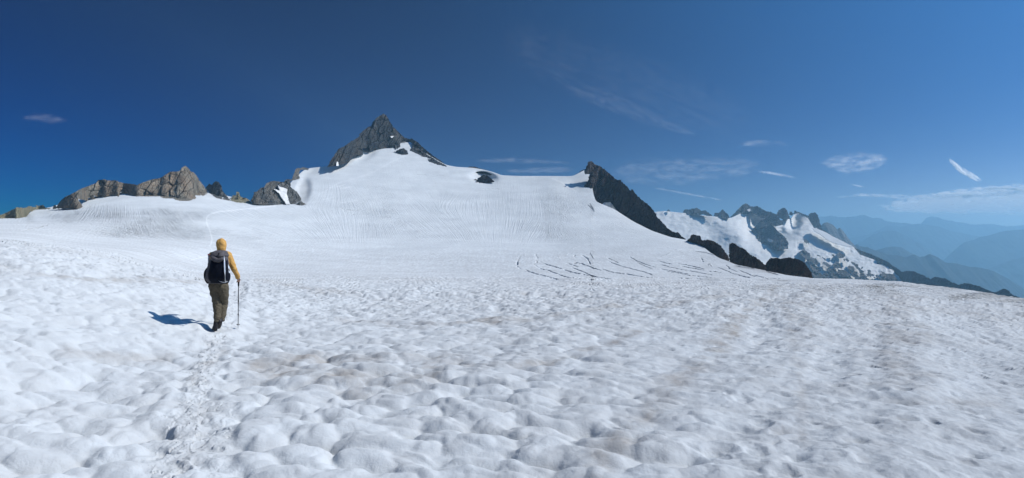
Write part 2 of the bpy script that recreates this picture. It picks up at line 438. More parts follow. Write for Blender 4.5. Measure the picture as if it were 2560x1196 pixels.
def snow_depth_grid(gx, gy):
    """the same over a whole grid of places (rows gy, columns gx)"""
    out = np.empty((len(gy), len(gx)))
    for i, a in enumerate(gx):
        c = int(np.clip(np.searchsorted(cols, a), 1, NC - 1)); colv = np.minimum.accumulate(PYI[:, c])
        out[:, i] = np.interp(-gy, -colv, YY[:, c], right=1e9)
    return out

# broad relief of the far slopes, moved along the line of sight
SC = YY / F
und = fbm(PX / 190.0, PYI / 70.0, 5, 4) * 11.0 * SC * sstep(250, 700, YY) * 1.0
pit = np.zeros_like(YY)
def pit_at(cx, cy, rx, ry, amp, rot=0.0, power=2.0):
    dx = PX - cx; dy = PYI - cy; c, s = math.cos(rot), math.sin(rot)
    u = (dx * c + dy * s) / rx; v = (-dx * s + dy * c) / ry
    return amp * np.exp(-(u * u + v * v) ** (power / 2)) * SC * (YY > 400)
pit += pit_at(757, 478, 17, 30, 42, 0.25, 4.0)      # shaded hollow beside the dark outcrop
pit += pit_at(772, 434, 26, 9, 16, -0.4, 2.0)
pit += pit_at(914, 392, 26, 9, 20, -0.5, 3.0)
pit += pit_at(1209, 444, 30, 13, 55, 0.15, 3.5)     # scoop round the small rock island
pit += pit_at(1070, 492, 60, 14, 14, 0.1, 2.0)
pit += pit_at(840, 560, 60, 10, 12, 0.15, 2.0)
pit += pit_at(1430, 470, 30, 30, 20, 0.0, 2.0)
hump = pit_at(1010, 455, 150, 40, 26, 0.05, 2.0) + pit_at(900, 500, 110, 26, 16, -0.1, 2.0) + pit_at(1380, 540, 90, 60, 14, 0.3)
moved = und + pit - hump
YY = YY + moved; XX = (PX - CX) / F * YY; ZZ = EYE + (CY - PYI) / F * YY

# --- fine relief near the camera: sun cups, trodden path, footprints
nearw = YY < 130
xs = XX[nearw]; ys = YY[nearw]
wx = xs + 0.15 * fbm(xs * 1.7, ys * 1.7, 3, 3); wy = ys + 0.13 * fbm(xs * 1.5 + 9, ys * 1.5, 4, 3)
ang = math.radians(-16); ca, sa = math.cos(ang), math.sin(ang)
def cups(size, stretch, seed, k=9.0):
    """rounded hummocks that melt into each other: a soft union of bowls"""
    u = (wx * ca + wy * sa) / (size * stretch); v = (-wx * sa + wy * ca) / size
    ix = np.floor(u).astype(np.int64); iy = np.floor(v).astype(np.int64); acc = np.zeros(u.shape)
    for dx in (-1, 0, 1, 2):
        for dy in (-1, 0, 1, 2):
            cx = ix + dx - (dx == 2) * 3 + 0 * ix; cy = iy + dy - (dy == 2) * 3
            if dx == 2 or dy == 2: continue
            px = cx + 0.05 + 0.9 * hash2(cx, cy, seed); py = cy + 0.05 + 0.9 * hash2(cx, cy, seed + 1)
            hgt = 0.28 * (hash2(cx, cy, seed + 2) - 0.5); st = 0.75 + 0.6 * hash2(cx, cy, seed + 3)
            acc += np.exp(-k * ((px - u) ** 2 * st + (py - v) ** 2 / st - hgt))
    return np.log(acc + 1e-9) / k
c1 = cups(0.26, 1.8, 11, 15.0); c2 = cups(0.15, 1.5, 23, 9.0); c3 = cups(0.85, 1.8, 37, 8.0)
right = sstep(-0.5, 3.0, xs - 0.10 * ys)            # the right-hand field is smoother, with small melted dimples
big_v = fbm(xs * 0.16, ys * 0.12, 41, 3)
patch_ = 0.62 + 0.8 * np.clip(big_v + 0.35, 0, 1)
f1, f2, bxo, byo, r1, r2, r3 = worley(wx / 0.30, wy / 0.24, 43)
dimple = -np.exp(-(f1 / (0.20 + 0.22 * r2)) ** 2) * sstep(0.35, 0.9, r1) * (0.4 + 0.6 * r3) * sstep(0.0, 0.35, f2 - f1)
fine = -(worley(wx / 0.155, wy / 0.125, 47)[0] ** 1.5)
ac = xs * 0.87 - ys * 0.5 + 0.9 * fbm(xs * 0.12, ys * 0.12, 48, 2); al = xs * 0.5 + ys * 0.87
streak = fbm(ac * 0.55, al * 0.05, 49, 4)
soft = fbm(xs * 1.6 + 0.3 * ys, ys * 2.2, 53, 3)
h = (0.150 * c1 * patch_ + 0.040 * c2 + 0.085 * c3) * (1 - 0.9 * right) + 0.012 * fbm(xs * 2.6, ys * 3.4, 67, 3)
h += 0.018 * fine * (0.5 + 0.9 * np.clip(big_v + 0.4, 0, 1)) * (1 - 0.3 * right)
h += right * 0.13 * streak
h += right * (0.055 * dimple + 0.038 * soft + 0.045 * c3 + 0.016 * fbm(xs * 5, ys * 7, 54, 3) + 0.030 * c1 * (0.35 + 0.65 * sstep(6, 14, ys)) * patch_)
h += 0.060 * fbm(xs * 0.75, ys * 0.75, 51, 3) * (1 - 0.4 * right) + 0.16 * fbm(xs * 0.11, ys * 0.14, 52, 3) * sstep(3, 12, ys)
h += 0.0035 * fbm(xs * 7, ys * 7, 61, 3)
mid_z = sstep(9, 16, ys)
h += mid_z * 0.05 * ridged(xs * 1.1, ys * 0.8, 63, 4) * 0.6 + mid_z * 0.05 * fbm(xs * 3.2, ys * 2.4, 65, 3)
fall = 1 - sstep(15, 80, ys)
h *= 0.10 + 0.90 / (1 + (ys / 30.0) ** 2.2)
h += 0.15 * fbm(xs * 0.35, ys * 0.16, 71, 4) * sstep(14, 45, ys) * (0.5 + 0.5 * (1 - sstep(70, 130, ys)))
h *= 1 - 0.93 * sstep(28, 50, ys) * sstep(560, 300, PX[nearw])
# path: centre line on the ground from the photograph
def ground_pt(px, py):
    Y = F * EYE / (py - CY)
    for _ in range(6): Y = F * (EYE - z_near(np.array((px - CX) / F * Y), Y)) / (py - CY)
    return (float((px - CX) / F * Y), float(Y))
path_px = [(330,1500),(372,1300),(418,1196),(450,1100),(480,1010),(503,940),(520,885),(538,840),(556,806),(572,780),(585,750),(596,725),(603,712)]
PATH = [ground_pt(*p) for p in path_px] + [(-14.5, 32.0)]
side_px = [(520,1400),(540,1196),(548,1100),(556,1040),(560,1000)]
SIDE = [ground_pt(*p) for p in side_px]
pd, pp = seg_dist(xs, ys, PATH)
wander = 0.10 * fbm(xs * 2.5, ys * 2.5, 81, 3)
pw = np.exp(-((pd + wander) / (0.17 + 0.05 * noise2(xs * 0.8, ys * 0.8, 82))) ** 3)
rough = 0.036 * fbm(xs * 4.2, ys * 4.2, 83, 4) + 0.016 * ridged(xs * 9, ys * 9, 85, 3) * 0.5
u1, u2, ubx, uby, ur1, ur2, ur3 = worley(xs * 8.5 + 0.8 * fbm(xs * 6, ys * 6, 88, 2), ys * 6.5, 87)
blocks = (ur1 - 0.5) * 0.036 * sstep(0, 0.3, u2 - u1) + ((ur2 - 0.5) * ubx + (ur3 - 0.5) * uby) * 0.045
h = h * (1 - 0.75 * pw) + pw * (-0.050 + 0.9 * rough + 0.95 * blocks) + 0.03 * np.exp(-((pd - 0.30) / 0.08) ** 2) * (0.5 + fbm(xs * 3, ys * 3, 89, 2))
sd, sp = seg_dist(xs, ys, SIDE)
sw = np.exp(-((sd + 0.6 * wander) / 0.13) ** 4)
h = h * (1 - 0.6 * sw) + sw * (-0.045 + rough * 0.6 + blocks * 0.4)
# single boot prints
rng = random.Random(4)
prints = []
L = 0.0
pts = np.array(PATH); seg = np.hypot(*np.diff(pts, axis=0).T); cumL = np.concatenate([[0], np.cumsum(seg)])
s = 0.2; side = 1
while s < cumL[-1] - 0.5:
    x0 = np.interp(s, cumL, pts[:, 0]); y0 = np.interp(s, cumL, pts[:, 1]); x1 = np.interp(s + 0.3, cumL, pts[:, 0]); y1 = np.interp(s + 0.3, cumL, pts[:, 1])
    a = math.atan2(y1 - y0, x1 - x0)
    off = side * (0.03 + 0.13 * rng.random())
    prints.append((x0 - math.sin(a) * off, y0 + math.cos(a) * off, a + rng.uniform(-0.25, 0.25), 0.15, 0.06, 0.010 + 0.018 * rng.random()))
    s += 0.22 + 0.25 * rng.random(); side = -side
for q in [(1905,1050),(1885,1115),(1855,990),(1790,1120),(1960,1180),(1010,1330)]:
    x0, y0 = ground_pt(*q); prints.append((x0, y0, rng.uniform(0.7, 1.6), 0.15, 0.09, 0.028))
for (x0, y0, a, la, lb, dp) in prints:
    m = (np.abs(xs - x0) < 0.4) & (np.abs(ys - y0) < 0.4)
    if not m.any(): continue
    dx = xs[m] - x0; dy = ys[m] - y0
    u = (dx * math.cos(a) + dy * math.sin(a)) / la; v = (-dx * math.sin(a) + dy * math.cos(a)) / lb
    rr = np.sqrt(u * u + v * v) + 0.35 * fbm(xs[m] * 7, ys[m] * 7, 91, 3) + 0.2 * noise2(xs[m] * 2 + x0, ys[m] * 2, 92)
    h[m] += -dp * (1 - sstep(0.45, 1.35, rr)) + 0.12 * dp * np.exp(-((rr - 1.5) / 0.35) ** 2)
fx_, fy_ = (540 - CX) / F * 11.0, 11.08
st_ = np.exp(-(((xs - fx_) / 0.26) ** 2 + ((ys - fy_) / 0.34) ** 2) ** 2)
h = h * (1 - st_) + (-0.012 - z_near(xs, ys) + 0.3 * rough) * st_       # where the hiker stands
ZZ[nearw] += h
# beyond the near field the trodden line and old drift lines
psi_run = np.zeros_like(YY)
far_tracks = [
 [(527,612),(530,598),(524,575),(517,560),(516,545),(524,536),(545,530),(575,527),(612,523),(650,519),(690,515)],
 [(600,640),(560,632),(530,628),(524,614)],[(548,633),(520,640),(496,646),(478,650)],
 [(1017,387),(985,402),(955,418),(935,430),(905,441),(880,449),(850,456),(820,474),(806,482)],
 [(1380,447),(1400,455),(1425,470),(1440,480)],[(640,602),(900,598),(1100,598),(1300,608),(1420,610)],
 [(840,468),(862,462)],[(852,472),(880,467)],[(806,500),(830,494)],[(850,508),(890,502)]]
track = np.zeros_like(YY)
for ln, wd, st in zip(far_tracks, [1.5,1.0,1.2,2.2,1.5,1.6,1.0,1.3,1.2,1.2], [1,.6,.7,.45,.8,.35,1,1,.8,.8]):
    m = (YY > 40) & (PX > min(p[0] for p in ln) - 10) & (PX < max(p[0] for p in ln) + 10) & (PYI > min(p[1] for p in ln) - 8) & (PYI < max(p[1] for p in ln) + 8)
    d, _ = seg_dist(PX[m], PYI[m], ln)
    track[m] = np.maximum(track[m], 0.5 * st * np.exp(-(d / wd) ** 2))
ZZ += track * 0.5 * SC

# --- crevasses, traced; (points in the enlarged strip), half width in px, depth in m (negative: an upstanding lip)
def zc(*pts): return [(1260 + a / 3.657, 600 + b / 3.657) for a, b in pts]
CREV = [
 (zc((145,150),(120,200),(118,240),(155,268)), 1.3, 3.5),(zc((185,268),(235,292),(300,312),(355,325),(430,345),(520,362),(600,375)), 1.1, 5),
 (zc((190,112),(188,148)), 1.1, -1.3),(zc((310,95),(285,140),(316,175)), 1.2, 3.0),(zc((290,180),(300,215)), 1.2, 3),
 (zc((268,215),(295,243),(335,265),(400,275),(455,300),(530,328),(600,345),(720,362)), 1.1, 5),
 (zc((320,195),(390,225),(450,240),(540,268),(600,290),(700,312),(790,328),(900,348),(1110,374)), 1.15, 5),
 (zc((490,130),(512,170)), 1.3, -1.5),(zc((588,158),(610,192),(660,225)), 1.5, 3.5),(zc((595,105),(560,145)), 1.1, -1.3),
 (zc((570,210),(640,235),(680,248)), 1.0, 4),(zc((622,255),(690,280),(780,318),(830,332)), 1.1, 4),(zc((634,125),(652,165)), 1.1, 3),
 (zc((620,82),(700,55)), 0.9, -1.2),(zc((778,115),(820,98)), 1.0, -1.4),(zc((785,118),(815,165)), 1.6, 3.5),
 (zc((712,140),(765,170),(790,225)), 1.8, 4),(zc((640,200),(740,228),(890,282)), 1.3, 5),(zc((890,265),(1000,298),(1140,315),(1240,332),(1350,348)), 1.3, 5.5),
 (zc((950,165),(1050,212)), 0.9, 4),(zc((960,198),(1060,235),(1180,268),(1280,292),(1370,325)), 1.2, 5),
 (zc((1140,125),(1136,150)), 1.4, -1.6),(zc((1150,155),(1210,190),(1300,225),(1380,250)), 1.2, 5),(zc((1215,205),(1300,245),(1355,265)), 1.0, 4),
 (zc((1340,133),(1450,106)), 1.0, -1.3),(zc((1370,145),(1400,175)), 2.4, 4),(zc((1400,165),(1480,140),(1560,95),(1640,78)), 1.3, -1.5),
 (zc((1400,190),(1500,215),(1620,240),(1760,265),(1900,290)), 1.2, 5),(zc((1500,165),(1640,145)), 1.1, -1.3),(zc((1578,190),(1578,212)), 1.5, -1.5),
 (zc((1590,215),(1700,235),(1850,270),(1980,300)), 1.2, 5),(zc((1430,225),(1580,262),(1740,290),(1900,320)), 1.0, 4.5),
 (zc((1440,265),(1540,285),(1680,312)), 1.3, 4.5),(zc((1480,285),(1600,305),(1700,325),(1900,345)), 1.0, 4),(zc((1745,105),(1742,158)), 1.5, -1.5),
 (zc((1745,105),(1830,112),(1920,138)), 0.9, 3),(zc((1800,160),(1830,215)), 1.1, 3.5),(zc((1868,235),(1885,215),(1905,250)), 1.4, -1.4),
 (zc((1640,115),(1635,160)), 1.2, -1.3),(zc((1955,250),(2030,280),(2110,315)), 1.1, 4),(zc((2030,228),(2060,262),(2130,290)), 1.1, 4),
 (zc((2110,310),(2160,325),(2240,345)), 1.9, 5),(zc((2150,275),(2240,315),(2330,350),(2460,358)), 1.2, 4.5),(zc((2280,320),(2380,345),(2520,355)), 1.6, 5),
 (zc((2400,285),(2440,300),(2500,318)), 1.8, 4),(zc((1330,340),(1530,352)), 0.9, 3),(zc((1560,345),(1830,362)), 0.9, 3),
 ([(1040,437),(1056,438),(1066,437)], 1.1, 3),([(1082,438),(1112,440)], 0.9, 2.5),([(1207,474),(1230,472.5),(1248,473)], 1.1, 4),
 ([(862,523),(880,527),(898,524)], 1.6, 3),([(852,519),(862,529)], 1.4, 3),([(878,537),(888,535)], 1.1, 3),([(865,533),(870,534)], 1.0, 2.5),
 ([(54,576),(80,573),(104,567),(122,563)], 1.1, 2.5),([(1449,507),(1455,512)], 1.5, 3),([(1468,512),(1478,520),(1486,528)], 1.5, 3),
 ([(1474,509),(1484,522)], 1.2, 3),([(700,531),(735,536)], 0.8, 1.5),
 (zc((2110,235),(2200,250),(2290,262)), 2.0, 3),(zc((2060,190),(2110,215)), 1.4, 3),
]
crev = np.zeros_like(YY); ice = np.zeros_like(YY)
for i, (ln, wd, dp) in enumerate(CREV):
    x0 = min(p[0] for p in ln) - 12; x1 = max(p[0] for p in ln) + 12; y0 = min(p[1] for p in ln) - 10; y1 = max(p[1] for p in ln) + 10
    m = (YY > 60) & (PX > x0) & (PX < x1) & (PYI > y0) & (PYI < y1)
    if not m.any(): continue
    d, t = seg_dist(PX[m] + 1.6 * fbm(PX[m] / 9, PYI[m] / 5, 300 + i, 2), PYI[m] + 0.9 * fbm(PX[m] / 9, PYI[m] / 5, 400 + i, 2), ln)
    gap = sstep(-0.42, -0.22, fbm(PX[m] / 22 + i * 3.3, PYI[m] / 22, 90, 2))
    taper = np.clip(np.minimum(t, 1 - t) * 9 + 0.25, 0, 1) * (0.15 + 0.85 * gap)
    w = np.where(taper > 0, np.exp(-(d / (0.44 * wd * (0.45 + 0.55 * taper))) ** 4), 0) * taper
    dd = abs(dp) * 0.36
    w = w * np.clip(YY[m] / 330.0, 0.12, 1.0)
    if dp > 0: crev[m] = np.minimum(crev[m], -dd * w)
    else: crev[m] = np.maximum(crev[m], dd * w)
    if dp > 0: ice[m] = np.maximum(ice[m], w)
ZZ += crev

# --- attributes: dirt with darker tones and painted shade, clean trodden snow, runnels down the fall line
dirt = 0.13 + 0.50 * np.clip(fbm(XX * 0.05, YY * 0.035, 101, 4) + 0.12, 0, 1)
dirt = np.where(YY > 60, dirt * (1 - sstep(60, 130, YY)), dirt)
def band(ln, wd, st):
    global dirt
    x0 = min(p[0] for p in ln) - wd * 3; x1 = max(p[0] for p in ln) + wd * 3; y0 = min(p[1] for p in ln) - wd * 3; y1 = max(p[1] for p in ln) + wd * 3
    m = (PX > x0) & (PX < x1) & (PYI > y0) & (PYI < y1)
    d, _ = seg_dist(PX[m], PYI[m], ln, 1.0, 1.0)
    d = d + wd * 0.9 * fbm(XX[m] * 0.9, YY[m] * 0.9, 111, 3)
    dirt[m] = dirt[m] + st * np.exp(-np.clip(d, 0, None) ** 2 / wd ** 2)
band([(640,905),(780,920),(900,945),(1080,930)], 24, 0.75)
band([(700,880),(900,885),(1150,880)], 12, 0.55)
band([(1060,898),(1230,905),(1380,890),(1500,850),(1600,822)], 7, 0.8)
band([(1150,800),(1400,790),(1560,765)], 6, 0.4)
band([(840,790),(1000,805),(1250,800)], 6, 0.45)
band([(1480,1196),(1560,1080),(1660,980),(1740,900),(1830,820)], 26, 0.65)
band([(1830,820),(1880,770),(1930,735)], 12, 0.5)
band([(2010,1100),(2000,950),(1985,850),(1960,760)], 14, 0.3)
band([(1440,1180),(1500,1120),(1560,1060)], 32, 0.45)
band([(0,665),(200,690),(400,700),(520,705)], 6, 0.6)
band([(330,650),(420,655),(500,668)], 5, 0.6)
band([(640,700),(760,720),(900,735)], 6, 0.5)
band([(1640,770),(1830,740)], 8, 0.4)
band([(2100,790),(2300,770),(2560,800)], 8, 0.25)
band([(2300,1000),(2420,1010),(2500,990)], 16, 0.25)
band([(150,860),(420,885)], 14, 0.35)
band([(480,930),(530,900),(560,870)], 10, 0.35)
crease = np.zeros_like(YY); crease[nearw] = (sstep(0.40, 0.75, -c1) * 0.45 + 0.35 * np.clip(-fine - 0.35, 0, 1)) * np.clip(big_v + 0.45, 0.1, 1) * (0.4 + 0.8 * mid_z)  # creases between the hummocks, and dimples below, toned darker
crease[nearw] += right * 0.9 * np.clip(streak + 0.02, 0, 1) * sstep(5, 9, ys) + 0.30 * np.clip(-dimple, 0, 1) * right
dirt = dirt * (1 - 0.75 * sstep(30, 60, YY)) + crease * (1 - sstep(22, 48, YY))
pdirt = np.zeros_like(YY); pdirt[nearw] = pw * 0.12; dirt = dirt + pdirt
dirt = np.clip(dirt, 0, 1) * (1 - 0.9 * sstep(20, 36, YY) * sstep(520, 250, PX))
dirt = np.maximum(dirt * (YY < 400), 0.0)
dirt = np.maximum(dirt, ice * 0.30)  # crevasse lines toned darker along the trench mask
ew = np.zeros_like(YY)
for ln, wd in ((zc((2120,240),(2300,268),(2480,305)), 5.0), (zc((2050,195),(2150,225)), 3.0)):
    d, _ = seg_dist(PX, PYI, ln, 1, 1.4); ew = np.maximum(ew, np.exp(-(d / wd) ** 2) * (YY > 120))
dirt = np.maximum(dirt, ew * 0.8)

# fall-line chart: trace the lines seen in the photograph
dirs = [(80,575,-1.8),(140,560,-1.3),(200,585,-1.4),(260,560,-0.5),(300,540,0.0),(340,560,0.35),(400,560,0.8),(470,540,1.3),(520,580,2.2),(600,560,2.6),(660,600,3.0),(700,550,3.0),
 (745,530,1.8),(770,560,1.4),(800,540,0.6),(830,570,0.5),(870,560,0.05),(910,585,-0.05),(960,560,0.3),(960,520,0.2),(1000,535,0.9),(1040,560,1.3),(1080,590,1.5),(1110,540,1.1),(1150,570,0.9),
 (1180,590,0.5),(1220,560,0.1),(1260,580,-0.1),(1300,540,-0.1),(1300,590,-0.35),(1330,560,-0.7),(1345,590,-0.8),(1330,500,0.1),(1380,480,0.1),(1370,530,0.1),(1385,580,0.2),(1410,595,0.9),
 (1450,600,1.9),(1450,560,1.4),(1500,590,2.4),(1560,600,3.0),(1650,620,3.2),(900,480,0.9),(960,490,0.7),(1010,485,0.8),(1060,500,1.3),(1090,450,0.4),(1080,485,0.6),(1120,500,-0.8),(1160,480,-1.2),
 (900,440,0.3),(960,420,0.1),(1000,440,0.2),(1180,520,0.1),(1240,480,0.1),(820,500,-0.3),(780,500,-1.0)]
gy0, gy1 = 350, 700
gx = np.arange(-100, 2101, 4.0)
ad = np.array(dirs)
psi = gx.copy(); chart_rows = {gy1: psi.copy()}
ROWS = [psi.copy()]
for y in range(gy1 - 1, gy0 - 1, -1):
    w = 1.0 / (((gx[:, None] - ad[:, 0]) / 1.0) ** 2 + ((y - ad[:, 1]) * 1.6) ** 2 + 60.0) ** 1.5
    m_ = (w * ad[:, 2]).sum(1) / w.sum(1)
    if y > 618: m_ = m_ * 0 + 2.5
    psi = np.interp(gx + m_, gx, psi); ROWS.append(psi.copy())
ROWS = np.array(ROWS[::-1])          # index 0 is y = gy0
fy = np.clip(PYI - gy0, 0, ROWS.shape[0] - 1.001); fx = np.clip((PX + 100) / 4.0, 0, len(gx) - 1.001)
iy = fy.astype(int); ix = fx.astype(int); ty = fy - iy; tx = fx - ix
PSI = (ROWS[iy, ix] * (1 - tx) + ROWS[iy, ix + 1] * tx) * (1 - ty) + (ROWS[iy + 1, ix] * (1 - tx) + ROWS[iy + 1, ix + 1] * tx) * ty
runnel = np.zeros_like(YY)
runnel += sstep(612, 598, PYI) * sstep(440, 520, PYI) * sstep(660, 740, PX)
runnel += sstep(612, 590, PYI) * sstep(505, 540, PYI) * sstep(740, 660, PX)
runnel = runnel * (0.9 + 0.9 * sstep(740, 620, PX)) + 0.22 * sstep(300, 500, YY) * (PYI < 660)
runnel *= (0.45 + 0.9 * np.clip(fbm(PX / 130, PYI / 45, 121, 3) + 0.45, 0, 1))
runnel *= 1 - 0.6 * sstep(1480, 1700, PX)
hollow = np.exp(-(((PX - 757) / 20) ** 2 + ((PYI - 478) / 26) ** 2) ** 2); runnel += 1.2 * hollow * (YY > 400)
dirt = np.maximum(dirt, 0.45 * hollow * (YY > 400))  # painted shade: the hollow's shadow is put into the snow colour
near_a = 1 - sstep(10, 60, YY)
far_mask = sstep(28, 60, YY) * (1 - 0.8 * sstep(450, 900, YY))
ZZ += SC * far_mask * (0.62 * fbm(PX / 5.5 + 0.3 * PYI, PYI / 1.8, 141, 3) + 0.42 * fbm(PX / 22.0 + 0.5 * PYI, PYI / 3.2, 143, 2))
_n = np.cross(np.stack([np.gradient(XX, axis=1), np.gradient(YY, axis=1), np.gradient(ZZ, axis=1)], -1), np.stack([np.gradient(XX, axis=0), np.gradient(YY, axis=0), np.gradient(ZZ, axis=0)], -1))
_n /= np.linalg.norm(_n, axis=-1, keepdims=True) + 1e-12
_v = np.stack([XX, YY, ZZ - EYE], -1); _v /= np.linalg.norm(_v, axis=-1, keepdims=True)
flatness = sstep(0.03, 0.14, np.abs((_n * _v).sum(-1)))      # slopes seen edge-on carry no relief that could be made out
runnel *= sstep(140, 280, YY) * sstep(0.008, 0.05, np.abs((_n * _v).sum(-1))); del _n, _v

# --- close the far side: the snow rolls over and falls away behind its crest
n_back = 5
bx = []; by = []; bz = []
for kx in range(1, n_back + 1):
    f = 1 + 0.012 * kx + 0.01 * kx * kx
    Yb = YY[-1] * f; bx.append((cols - CX) / F * Yb); by.append(Yb); bz.append(ZZ[-1] - (Yb - YY[-1]) * (0.25 + 0.18 * kx))
V = np.stack([np.vstack([XX] + [b[None] for b in bx]), np.vstack([YY] + [b[None] for b in by]), np.vstack([ZZ] + [b[None] for b in bz])], -1)
def ext(a, v=None): return np.vstack([a] + [a[-1:]] * n_back) if v is None else np.vstack([a, np.full((n_back, a.shape[1]), v)])
A_dirt, A_track, A_run, A_near, A_psi, A_py = ext(dirt), ext(track), ext(runnel), ext(near_a), ext(PSI), ext(PYI)
A_rough = ext(1 - 0.75 * sstep(450, 800, YY)); A_open = ext(np.where(YY < 14, 1.0, 0.0 + 1.0 * flatness))
A_path = np.zeros_like(YY); A_path[nearw] = np.maximum(pw * (pp > 0.02), 0)
A_path = ext(A_path)
NRB = NR + n_back
FA = grid_faces(NRB, NC)
pathv = (A_path > 0.5).reshape(-1)
fpath = pathv[FA].all(axis=1)
rowof = FA[:, 0] // NC
Yface = V.reshape(-1, 3)[FA[:, 0], 1]
ffar = (Yface > 75) & ~fpath
def sub(name, mask, kind_label):
    f = FA[mask]; ids, inv = np.unique(f, return_inverse=True)
    v = V.reshape(-1, 3)[ids]
    o = build_mesh(name, v, inv.reshape(-1, 4), M['snow'], None, True,
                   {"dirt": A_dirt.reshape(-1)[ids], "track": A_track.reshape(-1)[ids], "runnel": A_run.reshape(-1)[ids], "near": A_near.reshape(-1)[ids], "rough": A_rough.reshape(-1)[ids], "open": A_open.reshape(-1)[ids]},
                   (A_psi.reshape(-1)[ids], A_py.reshape(-1)[ids]))
    return tag(o, kind_label, None, None, 'structure')
# shading normals of the whole sheet, so that the seams between its pieces do not show
P3 = V
du = np.gradient(P3, axis=1); dv = np.gradient(P3, axis=0)
NN = np.cross(du, dv); NN /= np.linalg.norm(NN, axis=-1, keepdims=True) + 1e-12
NN = NN * np.where(NN[..., 2:3] < 0, -1, 1)
def sub_n(name, mask, label):
    o = sub(name, mask, label)
    ids = np.unique(FA[mask]); o.data.normals_split_custom_set_from_vertices(NN.reshape(-1, 3)[ids].tolist())
    return o
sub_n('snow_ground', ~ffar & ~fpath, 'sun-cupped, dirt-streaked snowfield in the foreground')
sub_n('footpath', fpath, 'trodden path of churned snow leading past the hiker')
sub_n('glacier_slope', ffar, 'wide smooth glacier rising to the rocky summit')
# the same snow behind and beside the camera
bk = 120
gxx, gyy = np.meshgrid(np.linspace(-400, 400, bk), np.concatenate([np.linspace(-400, -4, 60), np.linspace(-3.5, 1.40, 12)]))
gz = z_near(np.clip(gxx, -60, 40), 1.0) + 0.05 * fbm(gxx * 0.7, gyy * 0.7, 51, 3) - 0.02
o = build_mesh('snow_ground', np.stack([gxx, gyy, gz], -1).reshape(-1, 3), grid_faces(*gxx.shape), M['snow'], None, True,
               {"dirt": np.full(gxx.size, .2), "track": np.zeros(gxx.size), "runnel": np.zeros(gxx.size), "near": np.ones(gxx.size), "rough": np.ones(gxx.size), "open": np.ones(gxx.size)}, (gxx.ravel(), gyy.ravel()))
tag(o, 'snowfield behind the camera', None, None, 'structure')
